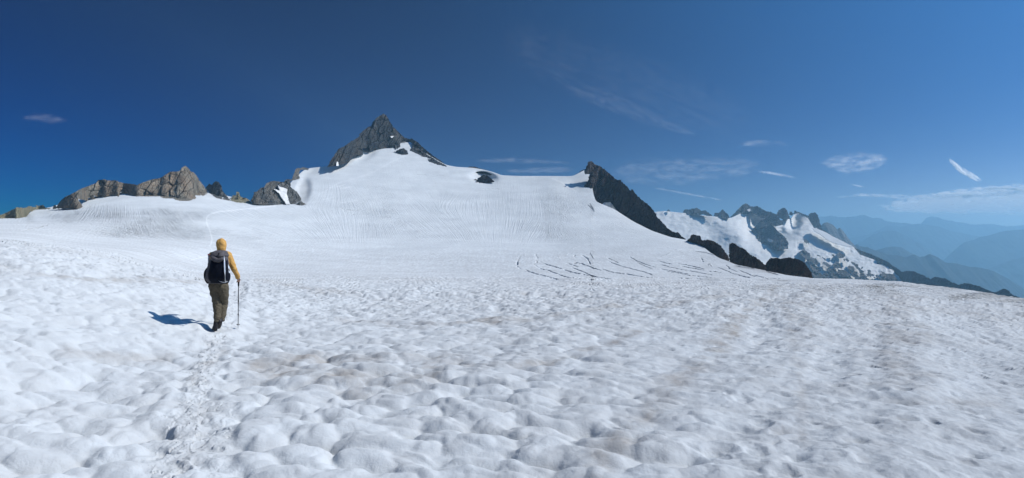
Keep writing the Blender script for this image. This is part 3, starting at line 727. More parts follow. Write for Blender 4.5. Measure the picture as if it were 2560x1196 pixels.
# ------------------------------------------------------------------ rock masses
def relief(name, poly, depth, mat, seed, step=1.1, amp=1.0, cell=16.0, lean=0.7, tilt=0.0, thick=0.5, jag=1.2, rib=0.0, parent=None, label=None,
           cat=None, group=None, kind=None, smooth=False, backlean=0.55, holes=(), facet=1.0, clamp=None):
    """a solid rock whose outline is POLY (places of the photograph) and whose near face stands at depth(px) at its foot and leans back;
    faces, ribs and ledges are displaced in depth; the far side falls away so that the mass is widest at its foot"""
    pa = np.array(poly, float); x0, y0 = pa.min(0) - 2; x1, y1 = pa.max(0) + 2
    gx = np.arange(x0, x1 + step, step); gy = np.arange(y0, y1 + step, step)
    PXg, PYg = np.meshgrid(gx, gy)
    jx = jag * fbm(PXg / 3.2, PYg / 3.2, seed + 5, 3) + jag * 1.2 * fbm(PXg / 9, PYg / 9, seed + 6, 2)
    jy = jag * 1.3 * fbm(PXg / 2.6, PYg / 4.0, seed + 7, 3)
    ins = inside(PXg + jx, PYg + jy, poly)
    for hl in holes: ins &= ~inside(PXg + 0.5 * jx, PYg + 0.5 * jy, hl)
    cellm = ins[:-1, :-1] & ins[:-1, 1:] & ins[1:, 1:] & ins[1:, :-1]
    anyc = ins.any(axis=0)
    yb = np.where(anyc, np.array([PYg[ins[:, c], c].max() if anyc[c] else np.nan for c in range(len(gx))]), np.nan)
    yt = np.where(anyc, np.array([PYg[ins[:, c], c].min() if anyc[c] else np.nan for c in range(len(gx))]), np.nan)
    good = ~np.isnan(yb); yb = np.interp(gx, gx[good], yb[good]); yt = np.interp(gx, gx[good], yt[good])
    ker = np.hanning(max(3, int(24 / step))); ker /= ker.sum(); n = len(ker)
    ybs = np.convolve(np.pad(yb, (n // 2, n - 1 - n // 2), mode='edge'), ker, mode='valid')
    if callable(depth): D0 = np.array([float(np.ravel(depth(a, b))[0]) for a, b in zip(gx[::6], ybs[::6])]); D0 = np.interp(gx, gx[::6], D0)
    else: D0 = np.full(gx.shape, float(depth))
    D0 = np.convolve(np.pad(D0, (n // 2, n - 1 - n // 2), mode='edge'), ker, mode='valid')
    sc = (D0 / F)[None, :]
    hh = np.maximum(ybs[None, :] - PYg, 0)
    wv = 4.5 * fbm(PXg / 30, PYg / 30, seed + 8, 3); wy_ = 4.5 * fbm(PXg / 30 + 7, PYg / 30, seed + 9, 3)
    r = np.zeros_like(PXg)
    for s_, a_ in ((cell, 0.50), (cell * 0.42, 0.26), (cell * 0.19, 0.12)):
        sl = 0.55
        u = (PXg + wv + sl * (PYg + wy_)) / s_; v = (PYg + wy_ - 0.25 * PXg) / (s_ * 1.7)
        f1, f2, bxo, byo, r1, r2, r3 = worley(u, v, seed + int(s_ * 10))
        r += a_ * s_ * ((r1 - 0.5) * 0.7 + facet * ((r2 - 0.35) * 1.7 * bxo + (r3 - 0.5) * 1.6 * byo)) + a_ * s_ * 0.5 * np.exp(-np.clip(f2 - f1, 0, 1) / 0.05)
    r += rib * 5.0 * ridged((PXg + wv + 0.35 * PYg) / 17.0, PYg / 80.0, seed + 12, 4)
    r += 0.8 * fbm(PXg / 2.0, PYg / 2.4, seed + 14, 3)
    Dc = D0[None, :] + sc * (lean * hh + tilt * (PXg - gx.mean())) - sc * 3.0
    if callable(depth) and D0.mean() < 1700 and clamp is not False:
        Dsn = snow_depth_grid(gx, gy) - sc * 1.0
        r = r - np.percentile(r[ins], 96)
        kf = 0.12 + 0.88 * sstep(0.0, 10.0, yb[None, :] - PYg)
        D = np.minimum(np.minimum(Dc, Dsn) + sc * amp * r * kf, Dsn)
    else:
        D = Dc + sc * amp * r
    top = np.clip((PYg - yt[None, :]) / 12.0, 0, 1)
    Db = D + sc * (4 + thick * np.maximum(PYg - yt[None, :], 0) * (1 + backlean) + 3 * top)
    used = np.zeros(ins.shape, bool)
    used[:-1, :-1] |= cellm; used[:-1, 1:] |= cellm; used[1:, 1:] |= cellm; used[1:, :-1] |= cellm
    idx = -np.ones(ins.shape, int); nu = used.sum(); idx[used] = np.arange(nu)
    xw, yw, zw = to_world(PXg[used], PYg[used], D[used]); fv = np.stack([xw, yw, zw], -1)
    xw, yw, zw = to_world(PXg[used], PYg[used], Db[used]); bv = np.stack([xw, yw, zw], -1)
    r_, c_ = np.nonzero(cellm)
    ff = np.stack([idx[r_, c_], idx[r_ + 1, c_], idx[r_ + 1, c_ + 1], idx[r_, c_ + 1]], -1)
    bf = ff[:, ::-1] + nu
    # side walls along the outline
    e = np.concatenate([ff[:, [0, 1]], ff[:, [1, 2]], ff[:, [2, 3]], ff[:, [3, 0]]])
    key = e[:, 0] * (nu + 1) + e[:, 1]; rkey = e[:, 1] * (nu + 1) + e[:, 0]
    be = e[~np.isin(key, rkey)]
    wf = np.stack([be[:, 1], be[:, 0], be[:, 0] + nu, be[:, 1] + nu], -1)
    verts = np.concatenate([fv, bv]); faces = np.concatenate([ff, bf, wf])
    ctr = verts[:nu].mean(0); ctr[2] = verts[:, 2].min()
    if parent is None:
        o = build_mesh(name, verts - ctr, faces, mat, None, smooth); o.location = ctr.tolist()
    else:
        o = build_mesh(name, verts - np.array(parent.location), faces, mat, parent, smooth)
    o["_d"] = 0; del o["_d"]
    return tag(o, label, cat, group, kind)

def patch(name, poly, parent, depth_at, mat, seed, off=2.0, step=1.3):
    """a skin of snow lying on a rock, a few metres thick"""
    pa = np.array(poly, float); x0, y0 = pa.min(0) - 2; x1, y1 = pa.max(0) + 2
    gx = np.arange(x0, x1 + step, step); gy = np.arange(y0, y1 + step, step); PXg, PYg = np.meshgrid(gx, gy)
    j = 0.7 * fbm(PXg / 3, PYg / 3, seed, 3)
    ins = inside(PXg + j, PYg + j, poly)
    cellm = ins[:-1, :-1] | ins[:-1, 1:] & ins[1:, 1:] | ins[1:, :-1]
    cellm = (ins[:-1, :-1].astype(int) + ins[:-1, 1:] + ins[1:, 1:] + ins[1:, :-1]) >= 3
    D = depth_at(PXg, PYg); used = np.zeros(ins.shape, bool)
    used[:-1, :-1] |= cellm; used[:-1, 1:] |= cellm; used[1:, 1:] |= cellm; used[1:, :-1] |= cellm
    idx = -np.ones(ins.shape, int); nu = used.sum(); idx[used] = np.arange(nu)
    xw, yw, zw = to_world(PXg[used], PYg[used], D[used]); fv = np.stack([xw, yw, zw], -1)
    xw, yw, zw = to_world(PXg[used], PYg[used], D[used] * 1.006 + 3); bv = np.stack([xw, yw, zw], -1)
    r_, c_ = np.nonzero(cellm)
    ff = np.stack([idx[r_, c_], idx[r_ + 1, c_], idx[r_ + 1, c_ + 1], idx[r_, c_ + 1]], -1); bf = ff[:, ::-1] + nu
    e = np.concatenate([ff[:, [0, 1]], ff[:, [1, 2]], ff[:, [2, 3]], ff[:, [3, 0]]])
    key = e[:, 0] * (nu + 1) + e[:, 1]; rkey = e[:, 1] * (nu + 1) + e[:, 0]; be = e[~np.isin(key, rkey)]
    wf = np.stack([be[:, 1], be[:, 0], be[:, 0] + nu, be[:, 1] + nu], -1)
    v = np.concatenate([fv, bv]); loc = np.array(parent.location) if parent else np.zeros(3)
    return build_mesh(name, v - loc, np.concatenate([ff, bf, wf]), mat, parent, True)

def front_depth(o, nmax=None):
    """how deep the near face of a rock stands at each place, for laying snow on it"""
    n = len(o.data.vertices); co = np.empty(n * 3, np.float32); o.data.vertices.foreach_get("co", co)
    co = co.reshape(-1, 3)[: n // 2] + np.array(o.location)
    qx = CX + co[:, 0] / co[:, 1] * F; qy = CY - (co[:, 2] - EYE) / co[:, 1] * F
    def at(PXg, PYg, back=2.5):
        out = np.empty(PXg.shape)
        for i in np.ndindex(PXg.shape):
            d = (qx - PXg[i]) ** 2 + (qy - PYg[i]) ** 2
            k = np.argpartition(d, 40)[:40]
            out[i] = co[k, 1].min()
        ker = np.array([0.25, 0.5, 0.25])
        for _ in range(3):
            out = np.apply_along_axis(lambda m: np.convolve(np.pad(m, 1, mode='edge'), ker, mode='valid'), 0, out)
            out = np.apply_along_axis(lambda m: np.convolve(np.pad(m, 1, mode='edge'), ker, mode='valid'), 1, out)
        return out * 0.997
    return at

sd_ = lambda dx=0.0, f=1.0: (lambda a, b: snow_depth(a + dx, b) * f)

relief('rock_ridge', [(-160,575),(-100,558),(-40,549),(0,537),(10,534),(26,526),(42,518),(64,519.5),(72,514.5),(89,518),(90,511.7),(96,514.5),(110,512.4),(114,519),(127,521),
  (125,524),(90,525),(75,532),(67,543),(48,547),(0,547),(-160,590)], sd_(), M['green_rock'], 21, 1.1, 1.0, 13, 1.0, 0.2, 0.6,
  label='low olive-brown rock ridge at the far left edge of the snow', cat='rock outcrop')
main_ridge = relief('rock_ridge', [(131,521),(136,511),(141,515.4),(150.5,502),(162,492),(186,481),(201,472),(219,465),(237,458.5),(246,450),(261,447.7),(272,451),(288,450),(306,457),(326,459.4),
  (343,462),(353,457),(381,447.7),(400,445),(425,429),(449,427.6),(453.5,418.4),(463,414.5),(470,419),(477,428),(484,430),(490,437),(500,452),(514,470),(520,482),(517,487),(507,491),
  (489.5,489),(491,497),(473.6,503),(455,504),(440,501),(432,497),(408,497),(400,492),(368,492),(339.5,492),(318,488),(301,481),(297.6,492.5),(284,489),(267.6,491),(261,494.6),
  (252.5,491),(241,493),(236,490),(238,499),(223,496),(219,503),(203,500),(195,499),(204,509),(207,516),(204,521.5),(176,523),(144,522.5),(131,523.5)], sd_(), M['brown_rock'], 33, 1.05, 1.15, 19, 0.9, 0.25, 0.6,
  label='long tan and orange-brown rock ridge with a pointed right-hand summit', cat='rock ridge')
relief('rock_pinnacle', [(514,468.5),(523,459),(530,462),(534,456),(540,452.7),(549,457),(554,465),(555.5,475),(567,490),(577,501),(576,503),(555.5,500),(539,495.5),(527,486),(513,474)],
  sd_(0, 1.02), M['grey_rock'], 45, 0.9, 1.0, 11, 0.8, 0.2, 0.6, label='double-topped rock pinnacle just right of the brown ridge', cat='rock pinnacle')
relief('rock_pinnacle', [(575,499),(584,487),(589,488.6),(590,480),(594,478),(599,481),(600,489.5),(607,493.6),(615.7,495),(628,505),(627,510),(592,507),(576,503)],
  sd_(0, 1.02), M['green_rock'], 47, 0.9, 1.0, 9, 0.8, 0.2, 0.6, label='small pinnacle with a thumb-like tip between pinnacle and grey outcrop', cat='rock pinnacle')
outcrop = relief('rock_outcrop', [(625,503),(632,490),(635,480),(641,479),(651,470),(661,467),(666,457.7),(677.6,452.7),(691,452.7),(709,455),(713.5,448.5),(726,447.7),(733,450),(726,456),(727,467),
  (743,480),(753,495),(755,501),(741,511),(718,512),(667.6,513),(631,511)], sd_(-6), M['grey_rock'], 51, 1.0, 1.1, 14, 0.8, 0.3, 0.6,
  label='craggy grey outcrop split by a white snow gully', cat='rock outcrop')
patch('snow_gully', [(682.5,472),(690,474),(699,477),(692,462),(698,466),(711,470),(719,473.6),(717,482),(719,490),(722,500),(726,512),(715,512),(709,502),(702.6,493.6),(697,484)], outcrop, front_depth(outcrop), M['far_snow'], 5)
relief('rock_outcrop', [(728,452),(729,447),(734,437),(739,422),(744,420),(751,420),(758,417),(768,420),(774,421.5),(768,426),(753,425.5),(749.5,430),(748,439),(751,444),(749.5,448),(738,451)],
  sd_(8), M['grey_rock'], 53, 0.9, 1.0, 9, 0.7, 0.2, 0.6, label='narrow hook of dark rock above the shaded snow hollow', cat='rock outcrop')
relief('boulder', [(738,510),(745,506),(753,502.5),(759,506),(767,510.5),(756,515),(743,514)], sd_(), M['grey_rock'], 55, 0.8, 0.9, 7, 0.5, 0.2, 0.6,
  label='small dark rock poking from snow at the foot of the hollow', cat='boulder')
SUMMIT = [(817.7,416.5),(833,390.6),(846,372),(861,365),(875.6,354),(896,343),(897.7,335),(908,326),(920,317),(927,315),(932.7,304),(942,293),(951,288),(958.4,283.5),(967.6,289),(973,300.5),
  (982,315),(995,328),(1006,339),(1013.6,344.6),(1024.6,348),(1028,345),(1045,355.6),(1057.7,368.5),(1078,385),(1100,400),(1117,415),(1117,418),(1096,413),(1074,405.5),(1065,398),(1080,397),(1063,393.4),
  (1056,392.5),(1040,384),(1024.6,377),(1032,362),(1024.6,356.5),(1001,358),(1001,368.6),(988,376),(986,371),(960,371),(947,372),(931,374),(926,381),(922,381),(923.5,371.4),(907,372),(909,388),
  (892,388),(880,396),(872,407),(844,415),(817.7,419)]
summit = relief('summit_pyramid', SUMMIT, sd_(0, 1.0), M['dark_rock'], 61, 1.0, 1.5, 17, 0.95, 0.5, 0.6, 1.3, 1.0,
  label='dark jagged pyramid summit rising above the top of the glacier', cat='mountain peak')
sf = front_depth(summit)
patch('snow_patch', [(974,342),(979,340),(985,340),(982,344),(979,346),(976,343)], summit, sf, M['far_snow'], 6, step=0.8)
patch('snow_patch', [(841,406),(844,404),(846.5,408),(847,415),(840,416)], summit, sf, M['far_snow'], 7, step=0.8)
relief('rock_island', [(984.5,380),(997,374),(1003,371.5),(1010,370.5),(1019,377.7),(1021.5,387),(1012,388),(1001,387.5),(993,383)], sd_(), M['dark_rock'], 63, 0.9, 0.9, 9, 0.6, 0.3, 0.6,
  label='small dark rock island in the snow just below the summit pyramid', cat='rock outcrop')
relief('rock_ridge', [(1170,419),(1174,416.7),(1184.6,416),(1203,421.5),(1221,427),(1240,434),(1248,437.5),(1250,446),(1210,440),(1170,430)], lambda a, b: 1480.0 + 0 * a, M['red_rock'], 65, 1.0, 0.7, 9, 0.7, 0.0, 0.6, 0.6, clamp=False,
  label='thin dark ridge line showing over the snow crest right of the summit', cat='rock ridge')
relief('rock_island', [(1186,457),(1191,451.5),(1195,445.6),(1202,440),(1209,436.8),(1216,437.5),(1222,440.5),(1230,447),(1238,455),(1230,457.5),(1217,459),(1207,459)], sd_(), M['red_rock'], 67, 0.9, 0.9, 10, 0.4, -1.0, 0.6,
  label='black rock dome in a white wind scoop right of the summit', cat='rock outcrop')
relief('boulder', [(1184,450),(1188,447),(1193,448.5),(1192,452.5),(1186,453)], sd_(), M['grey_rock'], 69, 0.8, 0.5, 5, 0.3, 0.0, 0.6, 0.5,
  label='little grey boulder at the left foot of the black rock dome', cat='boulder')

# the dark ridge right of the dome
_rp = np.array([1453, 1470, 1488, 1535, 1582, 1629, 1675, 1715]); _re = np.array([487, 495, 505, 523, 553, 577, 593, 600])
_rd = snow_depth(_rp, _re + 3.0) * np.array([0.97, 0.985, 1.02, 1.06, 1.08, 1.10, 1.12, 1.14])
ridge_depth = lambda a, b: np.interp(a, _rp, _rd)
DARK = [(1447,430.5),(1462,421),(1467,413),(1472,403.4),(1479,402.7),(1488,410.5),(1500,415),(1511.5,423),(1525.6,436),(1544,450),(1551,448.7),(1558,457),(1577,476),(1582,472.6),(1586.5,481),
  (1605,499.5),(1619,509),(1636,527.6),(1641.6,539),(1654.5,554.6),(1673,572),(1687,581.6),(1694,579),(1704,588.6),(1718,602),(1722,612),(1700,612),(1675,606),(1629,592),(1582,568),(1535,538),(1495,519),(1480,506),(1466,494),(1453,487.5),
  (1456,478.4),(1462,462),(1471,447),(1474,437),(1461,436.5),(1461,425),(1450,433)]
dark = relief('dark_rock_ridge', DARK, ridge_depth, M['red_rock'], 71, 1.0, 1.5, 14, 0.55, -0.9, 0.5, 2.1, 1.3, clamp=False,
  label='steep black-brown ridge falling right from a peak, in shade', cat='rock ridge')
df = front_depth(dark)
patch('snow_patch', [(1507,507.7),(1516,506),(1525.6,505),(1532.6,513.6),(1540,525),(1554,536),(1570,546),(1560,545),(1535,530),(1520,518),(1506,514)], dark, df, M['far_snow'], 8, step=0.9)

# knobs beyond the roll of the slope
relief('rock_outcrop', [(1714,603),(1724.7,595.8),(1728,587),(1735.6,586),(1743,588),(1751,590),(1755,601),(1768.5,598.6),(1779,601),(1790,605.6),(1803.5,615.5),(1812,627.5),(1823,643),(1822,670),(1790,665),(1750,640),(1715,615)],
  lambda a, b: np.interp(a, [1710,1830], [760,560]), M['knob_rock'], 81, 0.9, 1.7, 12, 0.5, 0.0, 0.6, 2.0, 0.8, clamp=False, label='dark reddish rock knob at the foot of the steep ridge', cat='rock outcrop')
relief('rock_outcrop', [(1822,640),(1822,621),(1823,612),(1828.6,606.7),(1834,608),(1840.6,610),(1845,614.4),(1862.5,623),(1880,638.5),(1893,645),(1906,656),(1914,663),(1920,690),(1890,690),(1850,675),(1824,662)],
  lambda a, b: np.interp(a, [1810,1920], [700,560]), M['knob_rock'], 83, 0.9, 1.7, 12, 0.5, 0.0, 0.6, 2.0, 0.8, clamp=False, label='tall dark rock knob, middle of three behind the crevassed slope', cat='rock outcrop')
relief('rock_outcrop', [(1908,668),(1915,657),(1926,645),(1941,644),(1950,647),(1958,645),(1972,643.5),(1983,645),(1994,647),(2007,654),(2016,662),(2020,669),(2029,682),(2034,697),(2036,715),(1960,712),(1915,695)],
  lambda a, b: np.interp(a, [1900,2040], [640,520]), M['knob_rock'], 85, 0.9, 1.7, 12, 0.5, 0.0, 0.6, 1.7, 0.6, clamp=False, label='broad rounded dark knob standing right of the other two', cat='rock outcrop')

# ------------------------------------------------------------------ the second massif, about four kilometres off
def Dm(px, py):
    return 4300 - 5.2 * (py - 530) - 0.9 * (px - 1900)
def massif_surface():
    top = [(1380,575),(1600,534),(1641.6,530),(1661,528),(1709,533),(1757.5,539),(1797,543),(1806,546),(1828,545),(1851,534),(1880,531.5),(1897,541),(1915,546),(1942,556),(1960,549),(1978,546),(1988,533),(2005,536),(2020,546),
           (2035,571),(2060,580),(2095,600),(2133,617),(2150,637),(2200,655),(2245,684),(2262,705),(2300,730)]
    gx = np.arange(1380, 2301, 2.0); nr = 120
    yt = np.interp(gx, *np.array(top, float).T)
    t = np.linspace(0, 1, nr) ** 1.1
    PXg = np.broadcast_to(gx, (nr, len(gx))); PYg = yt[None, :] + t[:, None] * (770 - yt[None, :])
    D = Dm(PXg, PYg)
    D = D + 22 * fbm(PXg / 70, PYg / 34, 131, 5) + 5 * fbm(PXg / 14, PYg / 8, 133, 3)
    def pit2(cx, cy, rx, ry, a, rot=0):
        dx = PXg - cx; dy = PYg - cy; c, s = math.cos(rot), math.sin(rot)
        return a * np.exp(-(((dx * c + dy * s) / rx) ** 2 + ((-dx * s + dy * c) / ry) ** 2))
    D = D + pit2(1888, 560, 22, 22, 150, 0.2) + pit2(1985, 560, 14, 26, 90, 0.3) + pit2(1955, 590, 18, 16, 90) - pit2(1840, 590, 60, 30, 80, 0.6)
    mask = (PXg > 1990) & (PYg > 600)
    D = D + 4 * ridged(PXg / 12, PYg / 8, 137, 3) * mask
    back = []
    xs_, ys_, zs_ = to_world(PXg, PYg, D)
    Vv = [np.stack([xs_, ys_, zs_], -1)]
    for k in (1, 2, 3):
        top_r = Vv[0][0].copy(); top_r[:, 1] += 120 * k; top_r[:, 2] -= 60 * k * k; top_r[:, 0] *= 1 + 120 * k / 4200
        Vv.insert(0, top_r[None])
    Vv = np.concatenate(Vv); f = grid_faces(*Vv.shape[:2])[:, ::-1]
    o = build_mesh('far_snow_slope', Vv.reshape(-1, 3), f, M['far_snow'], None, True)
    tag(o, 'second glacier sweeping down from the craggy peaks beyond', None, None, 'structure')
massif_surface()
def mrock(poly, seed, label, cell=12, amp=1.0, cut=0.0, name='craggy_peak', cat='mountain peak', step=1.05, mat='far_rock', holes=(), jag=1.3, tilt=-0.6, rib=0.5, df=None, lean=0.0, group=None):
    return relief(name, poly, df or (lambda a, b: Dm(a, b) - 45), M[mat], seed, step, amp, cell, 1.35 if lean == 0 else lean, tilt, 0.5, jag, rib, None, label, cat, group, None, False, 0.5, holes)
mrock([(1666,529.5),(1670,523.6),(1673,524),(1676.5,529.5)], 201, 'tiny rock tooth on the far snow crest, leftmost of the far peaks', 5, 0.6, name='rock_tooth', cat='rock outcrop', step=0.7, jag=0.5)
mrock([(1706,535),(1709,524.7),(1715,523),(1722,524),(1731,521),(1736,521.5),(1742,518.6),(1747,522),(1751,526),(1757,527),(1762,524.7),(1770.6,531),(1776,534),(1783,540.5),(1770,541.5),(1757,537),(1745,540),(1725,537)], 203,
      'low blue-grey crag row with several teeth on the far snow crest', 8, 0.8)
mrock([(1784,541),(1786,531.7),(1797,532),(1802,527),(1806.7,522),(1811,526),(1814.4,531),(1823,538),(1826,546),(1812,549),(1800,545)], 205, 'single pointed blue-grey crag between the crag row and main peak', 8, 0.8)
peak = mrock([(1824,546),(1826,541),(1836,533.4),(1843,524.7),(1851.6,516),(1857,511),(1864.7,508),(1870,511),(1875.6,515),(1884,516),(1893,515),(1899,517.5),(1906,522.5),(1917,529),(1926,529.5),(1934,533),(1941,534.5),(1948,545),(1958,556),
  (1960,562),(1941,567),(1932.5,566),(1915,549),(1902,545),(1895,542),(1880,534),(1868,536),(1851.6,536),(1836,543)], 207, 'highest peak of the far massif, grey with a small snow pocket', 13, 1.0)
patch('snow_pocket', [(1866,526),(1872,522),(1876,523),(1878,529),(1872,530)], peak, front_depth(peak), M['far_snow'], 9, step=0.8)
butt = mrock([(1874.5,584),(1880,573),(1891,562),(1902,551),(1915,546),(1924,550),(1932.5,563),(1945,577),(1959,588),(1966,597),(1970,604),(1972,612),(1970,623),(1955,625),(1941,629),(1928,620),(1918,606.6),(1902,611),(1884,605)], 209,
      'rounded dark buttress with slanting slabs below the highest far peak', 15, 1.0)
patch('snow_pocket', [(1918,598),(1924,596.5),(1932,601),(1931,607),(1924,606),(1919,603)], butt, front_depth(butt), M['far_snow'], 10, step=0.8)
mrock([(1941,536),(1945.6,526),(1951,523),(1956.6,518.6),(1962,520),(1967.5,524.7),(1972,535.6),(1974,541),(1979,548),(1959,552),(1956,549),(1948,546),(1940,540)], 211, 'squarish dark peak right of the highest far peak', 9, 0.9)
mrock([(1972,537),(1975,528.6),(1980.6,529),(1982,534),(1984,532),(1987,526),(1998,530),(2011,535.6),(2019,539),(2023,548),(2008,541),(1995,535),(1984,536),(1979,541)], 213, 'row of thin rock needles above a bright snow apron', 6, 0.7)
tower = mrock([(1967,576),(1972,573),(1980,573),(1994,569.5),(1997,562),(2000,557.5),(2010,551),(2020,548.7),(2019,540),(2023,535),(2026.6,532),(2032,532.5),(2037.5,530.5),(2045,536.7),(2048,547),(2050.6,557.5),(2053,566),(2055,573),(2068,581),(2081,590),
  (2106,603),(2131.6,616.6),(2150.5,625.5),(2175,634),(2200.6,645.5),(2219,654),(2235.7,665.6),(2247,673),(2256,679.4),(2264,677),(2273,677),(2285,678),(2296,683),(2311,689),(2326,697),(2336,692),(2346,693),(2363.6,695.7),(2378,704),(2396,712),(2409,708),(2421,708),(2446,714.5),
  (2466,723),(2486.5,731),(2498,726),(2509,721),(2518,724),(2524,728),(2531.7,737),(2560,747),(2640,790),(2640,850),(2400,800),(2262,740),(2256,704),(2241,687),(2213,685),(2190,678),(2175.5,672),(2150.5,657),(2125,637),(2110,626.5),(2088,626.5),(2066,612),(2050,606),(2033,600),(2012,594),(2004.7,595.7),(1996,606),(1989,615),(1980,614),(1970,612),
  (1967,590)], 215, 'square-topped rock tower with a long dark ridge descending right', 17, 1.0, df=lambda a, b: Dm(a, b) - 60, lean=1.1,
  holes=[[(2032.6,571.6),(2040,571.6),(2050,577),(2065,582),(2083,593),(2106,604),(2133,617),(2120,616.5),(2093,610),(2078,604),(2065,596),(2050,585),(2037.6,578)]])
M_strip = relief  # keeps the builder's name short below
strip = patch('snow_strip', [(2031,571),(2040,570),(2050,575),(2065,581),(2083,592),(2106,603),(2134,617.5),(2120,618),(2093,611),(2078,606),(2065,598),(2050,587),(2036,579)], tower, lambda a, b: Dm(a, b) - 95 + 1.35 * 0 * a, M['far_snow'], 12, step=1.0)

# rocks showing through the snow below the dark ridge
rr = random.Random(12)
big = [(2016,605,7,4),(2012,628,8,2.5),(2012,638,16,7),(2023,650,7,4),(2038,655,11,6),(2036,672,14,8),(2044,688,12,7),(2020,675,5,3),(2104,640,9,6),(2068,663,9,4),(2094,665,11,6),(2081,680,12,6),(2066,690,9,6),(2105,683,14,7),
       (2128,672,9,5),(2136,660,8,3),(2132,680,11,5),(2150,676,9,4),(2119,694,14,5),(2160,690,10,4),(2090,694,12,4),(2178,687,9,3),(2195,692,8,3),(2222,694,20,8),(2048,640,5,2),(2060,648,5,2.5),(2117,650,5,3),(2174,678,6,3),(2142,666,7,3),(2145,695,11,4)]
for k in range(46):
    t = rr.random(); x = 1995 + 230 * t; lo = np.interp(x, [1995, 2080, 2150, 2230], [615, 630, 662, 690]); y = lo + (700 - lo) * rr.random() ** 0.6
    big.append((x, y, rr.uniform(2.2, 5.5), rr.uniform(1.2, 2.6)))
for k, (x, y, a, b) in enumerate(big):
    nn = 14; rot = rr.uniform(0.35, 0.8); poly = []
    for q in range(nn):
        th = 2 * math.pi * q / nn; rad = rr.uniform(0.6, 1.25)
        u, v = 1.3 * a * math.cos(th) * rad, 1.45 * b * math.sin(th) * rad
        poly.append((x + u * math.cos(rot) - v * math.sin(rot), y + u * math.sin(rot) + v * math.cos(rot)))
    relief('rock_outcrop', poly, lambda a_, b_: Dm(a_, b_) - 62, M['far_rock'], 500 + k, 1.25 if a > 6 else 1.0, 0.7, 6, 3.2, -0.3, 0.3, 0.8, 0.0, None,
           'dark rock showing through the patchy snow below the dark descending ridge', 'rock outcrop', 'rocks scattered over the far snow slope')

# ------------------------------------------------------------------ hazy ranges and the valley floor
def far_range(name, top, D, seed, mat, slope=1.6, jag=2.0, cell=26, label=None, bottom=-1500.0, wig=1.0):
    tp = np.array(top, float); gx = np.arange(tp[0, 0], tp[-1, 0] + 1, 2.4); nr = 46
    yt = np.interp(gx, tp[:, 0], tp[:, 1]); yt = yt - jag * (fbm(gx / 11, gx * 0, seed, 4) + 0.1)
    zt = EYE + (CY - yt) / F * D
    t = np.linspace(0, 1, nr)[:, None] ** 1.3
    z = zt[None, :] * (1 - t) + bottom * t
    rid = ridged(gx[None, :] / cell + 0.4 * t, t * 2.0 + 0 * gx[None, :], seed + 3, 4)
    Y = D - (zt[None, :] - z) * slope + (D / F) * 7.0 * rid * np.minimum(t * 8, 1) * wig
    x = (gx[None, :] - CX) / F * D + 0 * t
    V1 = np.stack([x, Y, z], -1)
    tb = np.linspace(1, 0, 9)[:-1, None]
    zb = zt[None, :] * (1 - tb) + bottom * tb
    V0 = np.stack([x[:1] + 0 * tb, D + (zt[None, :] - zb) * slope, zb], -1)
    Vv = np.concatenate([V0, V1]); o = build_mesh(name, Vv.reshape(-1, 3), grid_faces(*Vv.shape[:2])[:, ::-1], M[mat], None, True)
    return tag(o, label, None, None, 'structure')
far_range('mountain_ridge', [(1700,700),(1900,600),(2048,572),(2052.7,564),(2060,557.8),(2069,556.5),(2083,563),(2093,574),(2099,569.5),(2108,578),(2120,595.4),(2133,610.4),(2160,640),(2260,720)], 6800, 301, 'far_rock', 1.0, 1.4, 18, 'blue rocky shoulder directly behind the square tower')
far_range('mountain_ridge', [(1900,640),(2130,616),(2136.7,613),(2143,611),(2150.5,617),(2168,618),(2185.6,625.5),(2218,636.8),(2243,638),(2263,644),(2274,640),(2286,636.8),(2298.4,643),(2310,642),(2323.5,635.5),(2343.6,643),(2363.6,656.8),
  (2388.7,659),(2426,668),(2449,669),(2484,678),(2521.6,698),(2560,723),(2700,790),(2900,840)], 9000, 303, 'forest', 1.5, 1.2, 30, 'nearest wooded blue ridge falling to the right')
far_range('mountain_ridge', [(2100,700),(2190.6,626),(2210,620),(2230.7,616.7),(2250.8,618),(2268,627),(2283,636),(2340,680),(2420,720)], 11500, 305, 'forest', 1.6, 0.8, 30, 'small rounded hazy hill behind the wooded ridge')
far_range('mountain_ridge', [(2300,760),(2400,700),(2501,660.6),(2530,650),(2560,643),(2700,600),(3000,560)], 13300, 307, 'forest', 1.6, 1.0, 34, 'hazy spur at the right edge')
far_range('mountain_ridge', [(2350,730),(2386,650.6),(2401,612),(2413.8,605.4),(2432,601),(2451,593),(2476.5,588),(2495,582),(2514,577.8),(2532,576),(2546.7,574.8),(2600,572),(2800,560),(3100,590)], 15300, 309, 'forest', 1.5, 1.0, 34, 'large flat-topped hazy mountain at the right edge')
far_range('mountain_ridge', [(2000,690),(2150,605),(2180.6,588),(2200,580),(2220.7,577.8),(2238,578),(2266,590),(2301,610),(2340,640),(2400,690)], 17500, 311, 'forest', 1.5, 1.0, 34, 'broad pale triangular mountain in the haze')
far_range('mountain_ridge', [(1900,640),(2180,585),(2213,566.5),(2225.7,564.8),(2250.8,568),(2272,563),(2296,559.8),(2321,562.8),(2351,567.8),(2376,577.8),(2451.4,592.9),(2520,620),(2700,650)], 20500, 313, 'forest', 1.5, 1.2, 34, 'very pale double mountain in the haze')
far_range('mountain_ridge', [(1500,600),(1900,556),(2000,548),(2050,542.7),(2077.7,540),(2100,544),(2120,542.7),(2140,541),(2160.5,538),(2175.5,544),(2200,546.5),(2218,554),(2240.7,556.5),(2276,560),(2330,575),(2400,590)], 23000, 315, 'forest', 1.5, 2.4, 30, 'faint serrated skyline left of the valley gap')
